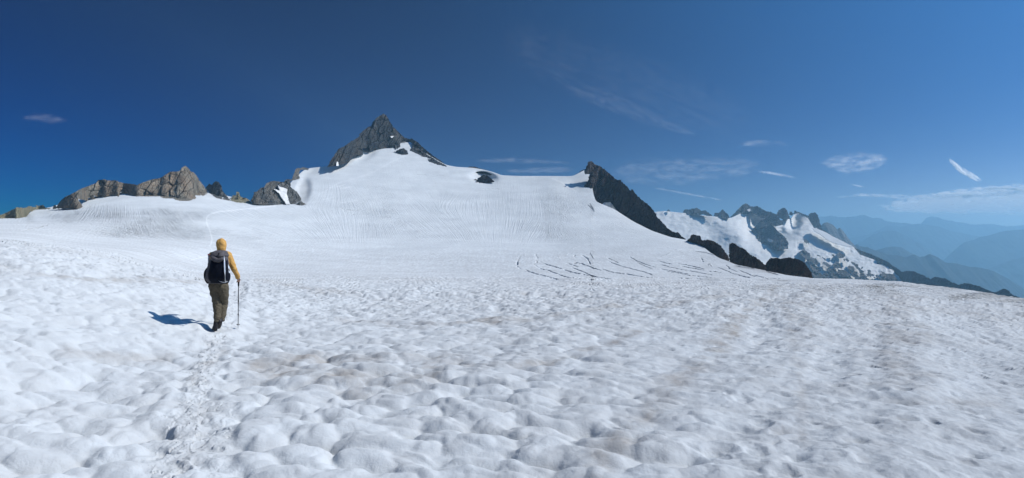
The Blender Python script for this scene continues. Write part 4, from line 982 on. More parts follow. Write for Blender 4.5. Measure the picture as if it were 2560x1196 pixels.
far_range('mountain_ridge', [(2240,590),(2276,566),(2311,557.8),(2316,545),(2323,543),(2331,542),(2338,544),(2346,542.7),(2358.6,550),(2401,556.5),(2439,562.8),(2476.5,560),(2516.6,566.5),(2600,560),(2900,565),(3200,590)], 25000, 317, 'forest', 1.5, 2.2, 26, 'faintest serrated peaks on the skyline right of centre')
gx_, gy_ = np.meshgrid(np.linspace(-1500, 30500, 100), np.concatenate([np.linspace(2600, 10000, 40), np.linspace(10500, 30500, 50)]))
gz_ = -1500 + 130 * fbm(gx_ / 3000, gy_ / 3000, 401, 4) - 60
o = build_mesh('valley_ground', np.stack([gx_, gy_, gz_], -1).reshape(-1, 3), grid_faces(*gx_.shape), M['forest'], None, True)
tag(o, 'forested valley floor far below', None, None, 'structure')

# ------------------------------------------------------------------ haze: one closed box of even air
def make_haze():
    x0, x1, y0, y1, z0, z1 = -1600, 31000, -450, 31000, -1750, 1010
    v = [(x, y, z) for z in (z0, z1) for y in (y0, y1) for x in (x0, x1)]
    f = [(0, 2, 3, 1), (4, 5, 7, 6), (0, 1, 5, 4), (2, 6, 7, 3), (0, 4, 6, 2), (1, 3, 7, 5)]
    k = NT("haze_air"); pv = k.t.nodes.new("ShaderNodeVolumePrincipled")
    pv.inputs['Color'].default_value = (*HAZE_COLOR, 1); pv.inputs['Density'].default_value = HAZE_DENSITY; pv.inputs['Anisotropy'].default_value = 0.52
    k.t.links.new(pv.outputs[0], k.out.inputs['Volume'])
    o = build_mesh('haze', np.array(v, float), f, k.m, None, False)
    tag(o, 'pale blue summer haze over the valleys', None, None, 'stuff')
make_haze()
# ------------------------------------------------------------------ thin high clouds: level sheets of ice haze well above the peaks
def cloud_material(name, sx, sy, rot, lo, hi, dens, detail=6, dist=0.6):
    k = NT(name); ch = k.attr("chart", 'Vector'); fade = k.attr("fade")
    n = k.noise(k.mapped(ch, (sx, sy, 1), (0, 0, rot)), 1.0, detail, 0.6, dist)
    a = k.math('MULTIPLY', k.math('MULTIPLY', k.ramp(n, [(lo, 0.0), (hi, 1.0)]), fade), dens, clamp=True)
    dif = k.n("BsdfDiffuse"); dif.inputs[0].default_value = (0.95, 0.95, 0.95, 1)
    trl = k.n("BsdfTranslucent"); trl.inputs[0].default_value = (0.95, 0.95, 0.95, 1)
    mx = k.n("MixShader"); mx.inputs[0].default_value = 0.75
    k.t.links.new(dif.outputs[0], mx.inputs[1]); k.t.links.new(trl.outputs[0], mx.inputs[2])
    tr = k.n("BsdfTransparent"); m2 = k.n("MixShader")
    k.set(m2.inputs[0], a); k.t.links.new(tr.outputs[0], m2.inputs[1]); k.t.links.new(mx.outputs[0], m2.inputs[2])
    k.t.links.new(m2.outputs[0], k.out.inputs['Surface'])
    return k.m
M['wisp'] = cloud_material("cirrus_wisps", 0.11, 0.010, 0.12, 0.36, 0.78, 1.15, 9, 1.4)
M['soft'] = cloud_material("cirrus_veil", 0.06, 0.007, 0.15, 0.34, 0.80, 1.2, 9, 1.5)
M['trail'] = cloud_material("contrail_ice", 0.20, 0.05, 0.0, 0.25, 0.55, 1.0, 5, 0.3)
M['bank'] = cloud_material("cloud_bank", 0.045, 0.0055, 0.0, 0.25, 0.60, 1.25, 8, 1.0)

def cloud(name, spine, widths, height, mat, dens, label, cat, n=120, m=34, pw=2.0, seed=0):
    """a level sheet at one height; its spine and half widths are traced in the photograph"""
    sp = np.array(spine, float); Ls = np.concatenate([[0], np.cumsum(np.hypot(*np.diff(sp, axis=0).T))])
    s = np.linspace(0, Ls[-1], n); cx = np.interp(s, Ls, sp[:, 0]); cy = np.interp(s, Ls, sp[:, 1]); w = np.interp(s, Ls, np.array(widths, float))
    tx = np.gradient(cx); ty = np.gradient(cy); ln = np.hypot(tx, ty); nx, ny = -ty / ln, tx / ln
    v = np.linspace(-1, 1, m)
    px = cx[:, None] + nx[:, None] * v[None, :] * w[:, None]; py = cy[:, None] + ny[:, None] * v[None, :] * w[:, None]
    Y = F * height / (CY - py); x, y, z = to_world(px, py, Y); z = z + 0.0
    tt = s / Ls[-1]
    e = np.clip(np.minimum(tt, 1 - tt) * 7, 0, 1)[:, None] * (1 - np.abs(v[None, :]) ** pw) ** 1.2
    uu = s[:, None] / 26.0 + 0 * v[None, :]; vv = v[None, :] * w[:, None] / 7.0 + 0 * s[:, None]
    e = np.clip(e * (1 + 1.5 * fbm(uu + seed, vv, seed, 4)) - 0.22 * np.clip(1 - e, 0, 1) * (0.6 + 2.0 * np.abs(fbm(uu * 1.7, vv + seed, seed + 1, 3))), 0, 1.4) * (e > 0)
    # bottom sheet and a second one above it give the layer its thickness
    bot = np.stack([x, y, z], -1).reshape(-1, 3); up = bot + np.array([0, 0, 60.0])
    f0 = grid_faces(n, m); k0 = n * m
    verts = np.concatenate([bot, up]); faces = np.concatenate([f0[:, ::-1], f0 + k0])
    fade = np.concatenate([e.ravel(), e.ravel()]) * dens
    cu = np.concatenate([(s[:, None] + 0 * v[None, :]).ravel()] * 2) + seed * 37; cv = np.concatenate([(v[None, :] * w[:, None]).ravel()] * 2) + seed * 13
    o = build_mesh(name, verts, faces, M[mat], None, True, {"fade": fade}, (cv, cu))
    return tag(o, label, cat)
H = 4300.0
cloud('contrail', [(2371,396),(2384,412),(2405,428),(2428,441),(2456,456)], [3,6,7.5,8,4], H, 'trail', 0.85, 'short bright slanting contrail high on the right of the sky', 'contrail', 80, 16, 4, 3)
cloud('cirrus_cloud', [(2045,412),(2080,408),(2120,410),(2160,408),(2225,398)], [4,20,34,30,12], H, 'wisp', 0.34, 'feathery fan-shaped cirrus cloud left of the bright contrail', 'cloud', 120, 40, 2, 7)
cloud('cirrus_cloud', [(50,298),(90,296),(125,300),(172,303)], [4,12,14,4], H, 'wisp', 0.14, 'small lone wisp of cloud low in the blue sky, leftmost of the clouds', 'cloud', 90, 24, 2, 11)
cloud('cirrus_cloud', [(1390,205),(1480,240),(1570,275),(1660,310),(1760,345)], [14,26,28,20,5], H + 500, 'wisp', 0.05, 'long faint slanting cirrus streak above and right of the dark ridge peak', 'cloud', 160, 40, 2, 17)
cloud('cirrus_cloud', [(1230,90),(1400,150),(1600,215),(1900,330)], [60,90,100,70], H + 900, 'soft', 0.018, 'broad barely visible veil of cirrus across the upper sky', 'cloud', 90, 24, 2, 19)
cloud('cirrus_cloud', [(1510,440),(1600,430),(1700,432),(1850,420),(1920,410)], [18,42,42,30,8], H, 'soft', 0.13, 'flat pale veil of cloud right of the dark ridge', 'cloud', 80, 20, 2, 23)
cloud('cirrus_cloud', [(1180,404),(1280,403),(1440,409)], [3,9,2], H, 'wisp', 0.12, 'thin level wisp of cloud between summit and dark ridge', 'cloud', 60, 12, 2, 29)
cloud('cirrus_cloud', [(1250,430),(1330,428),(1440,425)], [3,10,8], H, 'soft', 0.14, 'low pale wisp of cloud resting above the snow saddle', 'cloud', 60, 12, 2, 31)
cloud('contrail', [(1630,470),(1700,483),(1760,493),(1812,503)], [2,3,3,1.5], H, 'trail', 0.22, 'thin faint contrail just above the far crag row', 'contrail', 60, 8, 2, 37)
cloud('contrail', [(1890,430),(1940,436),(1996,447)], [2,4,2], H, 'trail', 0.35, 'short thin contrail left of the feathery cloud', 'contrail', 40, 8, 2, 41)
cloud('cirrus_cloud', [(1840,362),(1900,360),(1982,362)], [4,10,3], H, 'wisp', 0.18, 'small faint wisp of cloud above the thin contrails', 'cloud', 40, 10, 2, 43)
cloud('contrail', [(2122,462),(2145,466),(2168,470)], [1.5,2.5,1.5], H, 'trail', 0.30, 'very short faint contrail below the feathery cloud', 'contrail', 30, 8, 2, 45)
cloud('cirrus_cloud', [(2060,498),(2150,488),(2260,494),(2420,492),(2560,484),(2700,480)], [2,4,7,6,6,4], H, 'wisp', 0.8, 'long level streak of cloud over the hazy skyline', 'cloud', 90, 12, 2, 47)
cloud('cloud_bank', [(2180,520),(2300,512),(2430,503),(2560,500),(2800,495),(3100,492)], [12,26,38,46,50,40], H, 'bank', 1.9, 'pale streaky cloud bank low above the hazy mountains', 'cloud', 120, 30, 2, 53)
cloud('cirrus_cloud', [(2420,478),(2480,474),(2560,476),(2700,470)], [3,7,11,9], H, 'wisp', 0.9, 'bright frayed cloud edge on top of the low cloud bank', 'cloud', 70, 14, 2, 59)
# ------------------------------------------------------------------ the hiker, seen from behind, eleven metres away
HY = 11.0
def P(px, py, d=0.0):
    x, y, z = to_world(px, py, HY + d); return Vector((x, y, z))
K = HY / F                                  # metres per photograph pixel at the hiker

def plain(name, color, rough=0.75, noise_scale=60.0, amount=0.25, bump=0.002, spec=0.25, **kw):
    k = NT(name); tc = k.t.nodes.new("ShaderNodeTexCoord"); n = k.noise(tc.outputs['Object'], noise_scale, 4, 0.6)
    lo = tuple(c * (1 - amount) for c in color); hi = tuple(min(1, c * (1 + amount)) for c in color)
    k.bsdf(k.mix(k.ramp(n, [(0.3, 0.0), (0.7, 1.0)]), (*lo, 1), (*hi, 1)), rough, k.bump(n, bump, 0.6), spec, **kw)
    return k.m
M['skin'] = plain("skin", (0.50, 0.29, 0.21), 0.55, 30, 0.08, 0.0005)
M['mustard'] = plain("mustard_knit", (0.50, 0.285, 0.085), 0.85, 45, 0.10, 0.0015)
M['olive'] = plain("olive_brown_cloth", (0.088, 0.074, 0.05), 0.8, 35, 0.14, 0.0015)
M['boot'] = plain("black_boot_leather", (0.018, 0.017, 0.018), 0.5, 40, 0.3)
M['sole'] = plain("boot_rubber", (0.055, 0.05, 0.05), 0.8, 40, 0.3)
M['pack_black'] = plain("blue_black_pack_mesh", (0.006, 0.008, 0.014), 0.8, 220, 0.35, 0.001, 0.1)
M['pack_grey'] = plain("grey_pack_cloth", (0.080, 0.074, 0.078), 0.8, 30, 0.22, 0.002)
M['strap'] = plain("black_webbing", (0.015, 0.015, 0.017), 0.7, 90, 0.3)
M['silver'] = plain("brushed_alloy", (0.62, 0.63, 0.64), 0.35, 50, 0.05, 0.0002, 0.5, Metallic=0.55)
M['steel'] = plain("steel", (0.45, 0.46, 0.47), 0.35, 50, 0.08, 0.0002, 0.5, Metallic=0.85)
M['carbon'] = plain("dark_pole_shaft", (0.05, 0.05, 0.055), 0.35, 50, 0.1, 0.0001, 0.5)
M['foam'] = plain("black_foam_grip", (0.02, 0.02, 0.02), 0.9, 120, 0.3)
M['blue'] = plain("blue_plastic", (0.05, 0.20, 0.42), 0.4, 20, 0.08, 0.0002, 0.5)
M['pale'] = plain("milky_plastic", (0.55, 0.60, 0.64), 0.35, 20, 0.06, 0.0002, 0.5)
M['red'] = plain("red_tape", (0.30, 0.05, 0.04), 0.6, 40, 0.15)
M['dull_grey'] = plain("dull_grey_alloy", (0.20, 0.20, 0.21), 0.45, 60, 0.15, 0.0003, 0.5, Metallic=0.3)
M['brim'] = plain("grey_cap_cloth", (0.10, 0.10, 0.09), 0.8, 60, 0.1)

def _unit_ball(seg, rings):
    v = [(0, 0, 1.0)]
    for i in range(1, rings):
        a = math.pi * i / rings
        v += [(math.sin(a) * math.cos(2 * math.pi * k / seg), math.sin(a) * math.sin(2 * math.pi * k / seg), math.cos(a)) for k in range(seg)]
    v.append((0, 0, -1.0)); n = len(v) - 1
    f = [(0, 1 + k, 1 + (k + 1) % seg) for k in range(seg)]
    for i in range(rings - 2):
        for k in range(seg):
            a, b = 1 + i * seg + k, 1 + i * seg + (k + 1) % seg
            f += [(a, a + seg, b), (b, a + seg, b + seg)]
    f += [(n, 1 + (rings - 2) * seg + (k + 1) % seg, 1 + (rings - 2) * seg + k) for k in range(seg)]
    return np.array(v), np.array(f)
BALLS = {}
class Rough:
    """a heap of overlapping ellipsoids, later fused into one skin"""
    def __init__(self): self.v = []; self.f = []; self.n = 0
    def ball(self, c, r, rot=None, seg=14):
        if seg not in BALLS: BALLS[seg] = _unit_ball(seg, max(6, seg * 2 // 3))
        v, f = BALLS[seg]; w = v * np.array(r)
        if rot is not None: w = w @ np.array(rot.to_matrix()).T
        self.v.append(w + np.array(c)); self.f.append(f + self.n); self.n += len(v)
    def mesh(self, name):
        me = bpy.data.meshes.new(name); V_ = np.concatenate(self.v); F_ = np.concatenate(self.f)
        me.vertices.add(len(V_)); me.vertices.foreach_set("co", V_.astype(np.float32).ravel())
        me.loops.add(len(F_) * 3); me.loops.foreach_set("vertex_index", F_.astype(np.int32).ravel())
        me.polygons.add(len(F_)); me.polygons.foreach_set("loop_start", np.arange(0, len(F_) * 3, 3, dtype=np.int32)); me.polygons.foreach_set("loop_total", np.full(len(F_), 3, dtype=np.int32))
        me.update(calc_edges=True); return me

def blob(bm, c, r, rot=None, seg=14):
    """an ellipsoid"""
    bm.ball(c, r, rot, seg)

def limb(bm, pts, radii, n=7, flat=1.0, seg=12):
    """overlapping ellipsoids along a bent, tapering limb; radii may be numbers or (across, front-back)"""
    for (a, b), (ra, rb) in zip(zip(pts[:-1], pts[1:]), zip(radii[:-1], radii[1:])):
        ra = ra if isinstance(ra, tuple) else (ra, ra * flat); rb = rb if isinstance(rb, tuple) else (rb, rb * flat)
        L = (b - a).length; m = max(3, int(L / (0.30 * min(ra[0], rb[0], ra[1], rb[1]))) + 1)
        for i in range(m + 1):
            t = i / m; r0 = ra[0] + (rb[0] - ra[0]) * t; r1 = ra[1] + (rb[1] - ra[1]) * t
            bm.ball(a.lerp(b, t), (r0, r1, (r0 + r1) / 2), None, seg)

def fused(name, bm, voxel, mat, parent, folds=None, smooth_it=6):
    """one continuous surface grown over the rough volumes"""
    if isinstance(bm, Rough): me = bm.mesh(name + "_rough")
    else: me = bpy.data.meshes.new(name + "_rough"); bm.to_mesh(me); bm.free()
    t = bpy.data.objects.new(name + "_rough", me); COL.objects.link(t)
    r = t.modifiers.new("r", 'REMESH'); r.mode = 'VOXEL'; r.voxel_size = voxel; r.use_smooth_shade = True
    s = t.modifiers.new("s", 'SMOOTH'); s.factor = 0.5; s.iterations = smooth_it
    dg = bpy.context.evaluated_depsgraph_get(); ev = t.evaluated_get(dg)
    out = bpy.data.meshes.new_from_object(ev); bpy.data.objects.remove(t); bpy.data.meshes.remove(me)
    if folds is not None:
        n = len(out.vertices); co = np.empty(n * 3, np.float32); out.vertices.foreach_get("co", co); co = co.reshape(-1, 3)
        no = np.empty(n * 3, np.float32); out.vertices.foreach_get("normal", no); no = no.reshape(-1, 3)
        co = co + no * folds(co)[:, None]; out.vertices.foreach_set("co", co.astype(np.float32).ravel()); out.update()
    out.name = name; out.polygons.foreach_set("use_smooth", np.ones(len(out.polygons), bool))
    out.materials.clear(); out.materials.append(mat)
    o = bpy.data.objects.new(name, out); COL.objects.link(o)
    if parent: o.parent = parent; o.matrix_parent_inverse = Matrix.Translation(-parent.location)
    return o

def simple(name, bm, mat, parent, smooth=True):
    bmesh.ops.recalc_face_normals(bm, faces=bm.faces)
    me = bpy.data.meshes.new(name); bm.to_mesh(me); bm.free(); me.materials.append(mat)
    me.polygons.foreach_set("use_smooth", np.full(len(me.polygons), smooth, bool))
    o = bpy.data.objects.new(name, me); COL.objects.link(o)
    if parent: o.parent = parent; o.matrix_parent_inverse = Matrix.Translation(-parent.location)
    return o

def tube(bm, pts, radii, seg=10, flat=1.0):
    rings = []
    for i, p in enumerate(pts):
        d = (pts[min(i + 1, len(pts) - 1)] - pts[max(i - 1, 0)]).normalized(); q = d.to_track_quat('Z', 'Y'); r = radii[i] if isinstance(radii, (list, tuple)) else radii
        rings.append([bm.verts.new(p + q @ Vector((math.cos(2 * math.pi * k / seg) * r, math.sin(2 * math.pi * k / seg) * r * flat, 0))) for k in range(seg)])
    for a, b in zip(rings[:-1], rings[1:]):
        for k in range(seg): bm.faces.new((a[k], a[(k + 1) % seg], b[(k + 1) % seg], b[k]))
    bm.faces.new(rings[0][::-1]); bm.faces.new(rings[-1])

def box(bm, c, s, q=None, bev=0.0):
    r = bmesh.ops.create_cube(bm, size=1.0, matrix=Matrix.Translation(c) @ (q.to_matrix().to_4x4() if q is not None else Matrix.Identity(4)) @ Matrix.Diagonal((s[0], s[1], s[2], 1)))
    if bev: bmesh.ops.bevel(bm, geom=[e for e in bm.edges if all(v in r['verts'] for v in e.verts)], offset=bev, segments=2, affect='EDGES', profile=0.5)

hiker = empty('person', P(540, 831, 0.05))
tag(hiker, 'hiker in mustard hooded top and olive trousers walking away up the trodden snow path', 'person')

# joints
neck, chest, waist, pelvis = P(554, 634), P(552, 656, 0.0), P(549.5, 690, 0.0), P(547.5, 708, 0.0)
sh_r, el_r, wr_r, ha_r = P(571.5, 638.5, 0.02), P(584.5, 671, 0.03), P(595, 693.5, 0.24), P(597.5, 700.5, 0.27)
sh_l, el_l, wr_l, ha_l = P(532, 638.5, 0.02), P(526, 671, 0.08), P(530, 692, 0.26), P(532, 697, 0.33)
hip_l, kn_l, an_l = P(537, 716, 0.0), P(543.5, 759, 0.05), P(542, 806, 0.03)
hip_r, kn_r, an_r = P(557.5, 716, 0.0), P(558.5, 757, 0.16), P(552.5, 800, 0.10)
head = P(553.5, 614, 0.03)
face_dir = Vector((-0.62, 0.78, -0.05)).normalized(); face_side = Vector((0.78, 0.62, 0)).normalized()

def hand(bm, wrist, palm, finger_dir, across, curl, k=1.0):
    """palm, four unequal bent fingers closing round the grip and a thumb from the side of the palm"""
    limb(bm, [wrist, wrist.lerp(palm, 0.5), palm], [(0.021 * k, 0.017 * k), (0.026 * k, 0.017 * k), (0.030 * k, 0.016 * k)], 4)
    for i, (ln, off) in enumerate(((0.066, -0.030), (0.074, -0.010), (0.070, 0.010), (0.056, 0.029))):
        a = palm + across * off * k; d = finger_dir.normalized(); c = curl.normalized()
        b = a + d * ln * 0.42 * k + c * ln * 0.12 * k; e = b + (d * 0.15 + c * 0.85).normalized() * ln * 0.36 * k; f = e + (c * 0.55 - d * 0.75).normalized() * ln * 0.30 * k
        limb(bm, [a, b, e, f], [0.0095 * k, 0.0088 * k, 0.0080 * k, 0.0070 * k], 3, seg=8)
    a = palm - across * 0.024 * k - finger_dir.normalized() * 0.015 * k; b = a - across * 0.026 * k + curl.normalized() * 0.018 * k; e = b + curl.normalized() * 0.026 * k + finger_dir.normalized() * 0.012 * k
    limb(bm, [a, b, e], [0.0125 * k, 0.011 * k, 0.009 * k], 3, seg=8)

bm = Rough()
# head with a face (turned slightly left, under the hood)
blob(bm, head + Vector((0, 0, 0.012)), (0.073, 0.088, 0.098), face_dir.to_track_quat('Y', 'Z'))
blob(bm, head + face_dir * 0.030 - Vector((0, 0, 0.050)), (0.053, 0.060, 0.058), face_dir.to_track_quat('Y', 'Z'))
limb(bm, [head + face_dir * 0.082 + Vector((0, 0, 0.012)), head + face_dir * 0.103 - Vector((0, 0, 0.022))], [0.008, 0.014], 4, seg=8)      # nose
blob(bm, head + face_dir * 0.084 - Vector((0, 0, 0.048)), (0.022, 0.010, 0.006)); blob(bm, head + face_dir * 0.083 - Vector((0, 0, 0.056)), (0.020, 0.010, 0.006))   # lips
for s in (-1, 1):
    blob(bm, head + face_dir * 0.072 + face_side * 0.030 * s + Vector((0, 0, 0.006)), (0.013, 0.010, 0.009))                    # eyelids
    blob(bm, head + face_dir * 0.076 + face_side * 0.030 * s + Vector((0, 0, 0.026)), (0.020, 0.009, 0.007))                    # brow
    blob(bm, head - face_dir * 0.004 + face_side * 0.074 * s, (0.010, 0.018, 0.030))                                             # ears
limb(bm, [head - Vector((0, 0, 0.05)), neck, chest], [0.052, 0.055, (0.11, 0.09)], 6)
limb(bm, [neck, sh_r], [0.050, 0.045], 5); limb(bm, [neck, sh_l], [0.050, 0.045], 5)
limb(bm, [chest, waist, pelvis], [(0.145, 0.10), (0.115, 0.088), (0.145, 0.105)], 6)
limb(bm, [sh_r, el_r, wr_r], [0.045, 0.035, 0.022], 6); limb(bm, [sh_l, el_l, wr_l], [0.045, 0.035, 0.022], 6)
limb(bm, [hip_l, kn_l, an_l], [0.078, 0.052, 0.036], 7); limb(bm, [hip_r, kn_r, an_r], [0.078, 0.052, 0.036], 7)
limb(bm, [an_l, P(539, 822, 0.0), P(536, 823, 0.17)], [0.034, 0.034, 0.028], 4); limb(bm, [an_r, P(549, 806, 0.05), P(547, 818, 0.20)], [0.034, 0.034, 0.026], 4)
pole_top, pole_tip = P(596.5, 700, 0.290), P(595.2, 820.5, 0.50)
pole_axis = (pole_tip - pole_top).normalized()
hand(bm, wr_r, ha_r, Vector((-0.55, 0.25, -0.75)), Vector((0.15, 0.9, -0.3)).normalized(), Vector((-0.3, 0.7, -0.5)))
hand(bm, wr_l, ha_l, Vector((0.2, 0.9, -0.2)), Vector((0.9, -0.2, 0.1)).normalized(), Vector((0.1, 0.3, -0.9)))
fused('body', bm, 0.0065, M['skin'], hiker, None, 3)

# hooded top
bm = Rough()
hq = face_dir.to_track_quat('Y', 'Z')
blob(bm, head + Vector((0.003, -0.010, 0.012)), (0.079, 0.098, 0.114), hq, 20)
blob(bm, head + Vector((0.008, -0.018, -0.045)), (0.075, 0.086, 0.080), hq, 18)
blob(bm, head + face_dir * 0.045 + Vector((0, 0, 0.035)), (0.074, 0.062, 0.072), hq, 16)
limb(bm, [head - Vector((0, 0.01, 0.085)), neck, P(554, 642)], [0.066, 0.066, (0.10, 0.075)], 5)
limb(bm, [P(553, 640), chest, waist, P(548.5, 704)], [(0.13, 0.085), (0.158, 0.112), (0.135, 0.102), (0.152, 0.112)], 7)
limb(bm, [P(560, 635.5), sh_r, el_r, wr_r], [0.058, 0.057, 0.045, 0.033], 8)
limb(bm, [P(547, 635.5), sh_l, el_l, wr_l], [0.058, 0.057, 0.045, 0.033], 8)
limb(bm, [P(556, 641), P(567, 644), P(565, 662)], [0.07, 0.062, 0.075], 5)
def hood_folds(co):
    u = co[:, 0] * 1.0; w = co[:, 2]; v = co[:, 1]
    f = 0.008 * ridged(u * 9 + w * 4, w * 7 - u * 3 + v * 5, 701, 3) + 0.0045 * fbm((u + 0.6 * w) * 26, (w - 0.4 * v) * 16, 703, 2)
    return f + 0.003 * np.sin((w * 3.0 + u * 6 + 2 * fbm(u * 6, w * 6, 705, 2)) * 18) * sstep(1.05, 0.95, w)
fused('hooded_top', bm, 0.0075, M['mustard'], hiker, hood_folds, 5)
bm = bmesh.new()
bc = head + face_dir * 0.115 + Vector((0, 0, 0.040))
bmesh.ops.create_circle(bm, cap_ends=True, radius=1.0, segments=24, matrix=Matrix.Translation(bc - face_dir * 0.045) @ hq.to_matrix().to_4x4() @ Matrix.Rotation(math.radians(-12), 4, 'X') @ Matrix.Diagonal((0.070, 0.080, 1, 1)))
bmesh.ops.solidify(bm, geom=bm.faces[:], thickness=0.004)
simple('cap_brim', bm, M['brim'], hiker)

# trousers
bm = Rough()
limb(bm, [P(548, 701), P(547.5, 712)], [(0.148, 0.112), (0.162, 0.125)], 6)
limb(bm, [hip_l + Vector((0, -0.01, 0)), P(538.5, 737, 0.01), kn_l, P(543, 783, 0.02), P(543, 801, 0.02)], [(0.098, 0.106), (0.084, 0.090), (0.066, 0.068), (0.057, 0.060), (0.046, 0.050)], 8)
limb(bm, [hip_r + Vector((0, -0.01, 0)), P(559.5, 737, 0.05), kn_r, P(557.5, 782, 0.12), P(554.5, 797, 0.10)], [(0.098, 0.106), (0.085, 0.091), (0.069, 0.071), (0.060, 0.062), (0.048, 0.052)], 8)
def leg_folds(co):
    u, v, w = co[:, 0], co[:, 1], co[:, 2]
    f = 0.007 * ridged(u * 5 + w * 3.0, w * 6.5 - u * 9, 711, 3) + 0.004 * fbm(u * 30 + w * 14, w * 22 - u * 10, 713, 2)
    f += 0.006 * np.exp(-((w - 0.48) / 0.12) ** 2) * ridged(u * 8, w * 17 + u * 14, 715, 2) + 0.005 * np.exp(-((w - 0.22) / 0.09) ** 2) * ridged(u * 8, w * 24 + u * 12, 717, 2)
    return f * 1.5 - 0.009
fused('trousers', bm, 0.0075, M['olive'], hiker, leg_folds, 4)

def boot(ankle, heel, toe, up):
    bm = Rough()
    limb(bm, [ankle, heel.lerp(ankle, 0.45), heel], [0.050, 0.048, 0.044], 5)
    limb(bm, [heel.lerp(ankle, 0.25), heel.lerp(toe, 0.55) + up * 0.012, toe], [0.046, 0.047, 0.040], 7)
    b = fused('boot', bm, 0.007, M['boot'], hiker, lambda co: 0.002 * fbm(co[:, 0] * 40, co[:, 2] * 40, 721, 2), 3)
    bm = bmesh.new(); d = (toe - heel); q = d.normalized().to_track_quat('Y', 'Z')
    L = d.length + 0.07
    base = [(-0.030, -0.04), (-0.036, 0.0), (-0.030, 0.08), (-0.042, L * 0.55), (-0.046, L * 0.75), (-0.030, L * 0.93), (0, L), (0.030, L * 0.93), (0.046, L * 0.75), (0.042, L * 0.55), (0.030, 0.08), (0.036, 0.0), (0.030, -0.04)]
    side = d.normalized().cross(up).normalized(); nn = side.cross(d.normalized()).normalized()
    org = heel - up * 0.040
    lo = [bm.verts.new(org + side * a + d.normalized() * (c - 0.02) - nn * 0.012) for a, c in base]; hi = [bm.verts.new(org + side * a * 1.06 + d.normalized() * (c - 0.02) + nn * 0.014) for a, c in base]
    bm.faces.new(lo[::-1]); bm.faces.new(hi)
    for i in range(len(base)): bm.faces.new((lo[i], lo[(i + 1) % len(base)], hi[(i + 1) % len(base)], hi[i]))
    simple('sole', bm, M['sole'], b, False).matrix_parent_inverse = Matrix.Translation(-hiker.location)
    return b
boot(P(541.5, 804, 0.03), P(538.2, 822.0, 0.00), P(536.2, 821.5, 0.20), Vector((0.06, 0, 1)).normalized())
boot(P(551.5, 797, 0.09), P(549.5, 804.5, 0.03), P(546.5, 817.5, 0.17), Vector((-0.05, 0.72, 0.62)).normalized())

# ---- backpack
pack = empty('backpack', P(544, 707, -0.25))
tag(pack, "black and grey hiking backpack on the walker's back", 'backpack')
def loft(bm, secs, seg=28, e=0.62):
    """secs: (py, px left, px right, depth near, depth far)"""
    rings = []
    for (py, a, b, d0, d1) in secs:
        c0 = P((a + b) / 2, py, (d0 + d1) / 2); rx = (b - a) / 2 * K; ry = (d1 - d0) / 2
        ring = []
        for k in range(seg):
            t = 2 * math.pi * k / seg; c, s = math.cos(t), math.sin(t)
            ring.append(bm.verts.new(c0 + Vector((math.copysign(abs(c) ** e, c) * rx, math.copysign(abs(s) ** e, s) * ry, 0))))
        rings.append(ring)
    for a, b in zip(rings[:-1], rings[1:]):
        for k in range(seg): bm.faces.new((a[k], b[k], b[(k + 1) % seg], a[(k + 1) % seg]))
    bm.faces.new(rings[0]); bm.faces.new(rings[-1][::-1])
def puff(co):
    return 0.006 * ridged(co[:, 0] * 7, co[:, 2] * 6, 731, 3) + 0.003 * fbm(co[:, 0] * 30, co[:, 2] * 24, 733, 2)
bm = bmesh.new()
loft(bm, [(641, 534, 564, -0.34, -0.12), (650, 529, 566, -0.38, -0.11), (664, 525, 567, -0.40, -0.11), (682, 521, 568, -0.42, -0.11), (696, 519, 567, -0.40, -0.11), (704, 521, 566, -0.34, -0.12), (708, 526, 563, -0.28, -0.14)])
fused('pack_sack', bm, 0.009, M['pack_grey'], pack, puff, 4)
bm = bmesh.new()                                         # stretch pocket over the back of the sack, with a dipped upper hem
hem = [(525, 655), (529, 652.5), (534, 655.5), (540, 657.5), (547, 657), (554, 655), (559, 652.5), (564, 650.5)]
rows = 16; vs = []
for (hx, hy) in hem:
    colv = []
    for r_i in range(rows + 1):
        t = r_i / rows; py = hy + (706.5 - hy) * t
        wl = np.interp(py, [650, 664, 682, 696, 706.5], [527, 523.5, 519.5, 518, 524]); wr = np.interp(py, [650, 664, 682, 696, 706.5], [566.5, 568, 569, 568, 564])
        u = (hx - 525) / 39.0; px_ = wl + (wr - wl) * u
        bulge = (1 - abs(2 * u - 1) ** 4)
        dd = np.interp(py, [650, 664, 682, 696, 706.5], [-0.30, -0.33, -0.35, -0.33, -0.24]) - 0.095 * bulge
        colv.append(bm.verts.new(P(px_, py, float(dd) - 0.006 * math.sin(u * 17 + t * 9) * bulge)))
    vs.append(colv)
for a, b in zip(vs[:-1], vs[1:]):
    for r_i in range(rows): bm.faces.new((a[r_i], a[r_i + 1], b[r_i + 1], b[r_i]))
bmesh.ops.subdivide_edges(bm, edges=bm.edges[:], cuts=1, smooth=0.6, use_grid_fill=True)
bmesh.ops.recalc_face_normals(bm, faces=bm.faces); bmesh.ops.solidify(bm, geom=bm.faces[:], thickness=0.02)
simple('stretch_pocket', bm, M['pack_black'], pack)
for nm_, c_, r_ in (('side_pocket', P(519, 688, -0.26), (0.047, 0.085, 0.125)), ('side_pocket', P(568.5, 691, -0.25), (0.032, 0.080, 0.105))):
    bm = Rough(); blob(bm, c_, r_, None, 18); blob(bm, c_ - Vector((-0.01 if c_.x < -5.4 else 0.01, 0, 0.05)), (r_[0] * 0.9, r_[1] * 0.9, r_[2] * 0.8), None, 18)
    fused(nm_, bm, 0.009, M['pack_black'], pack, puff, 3)
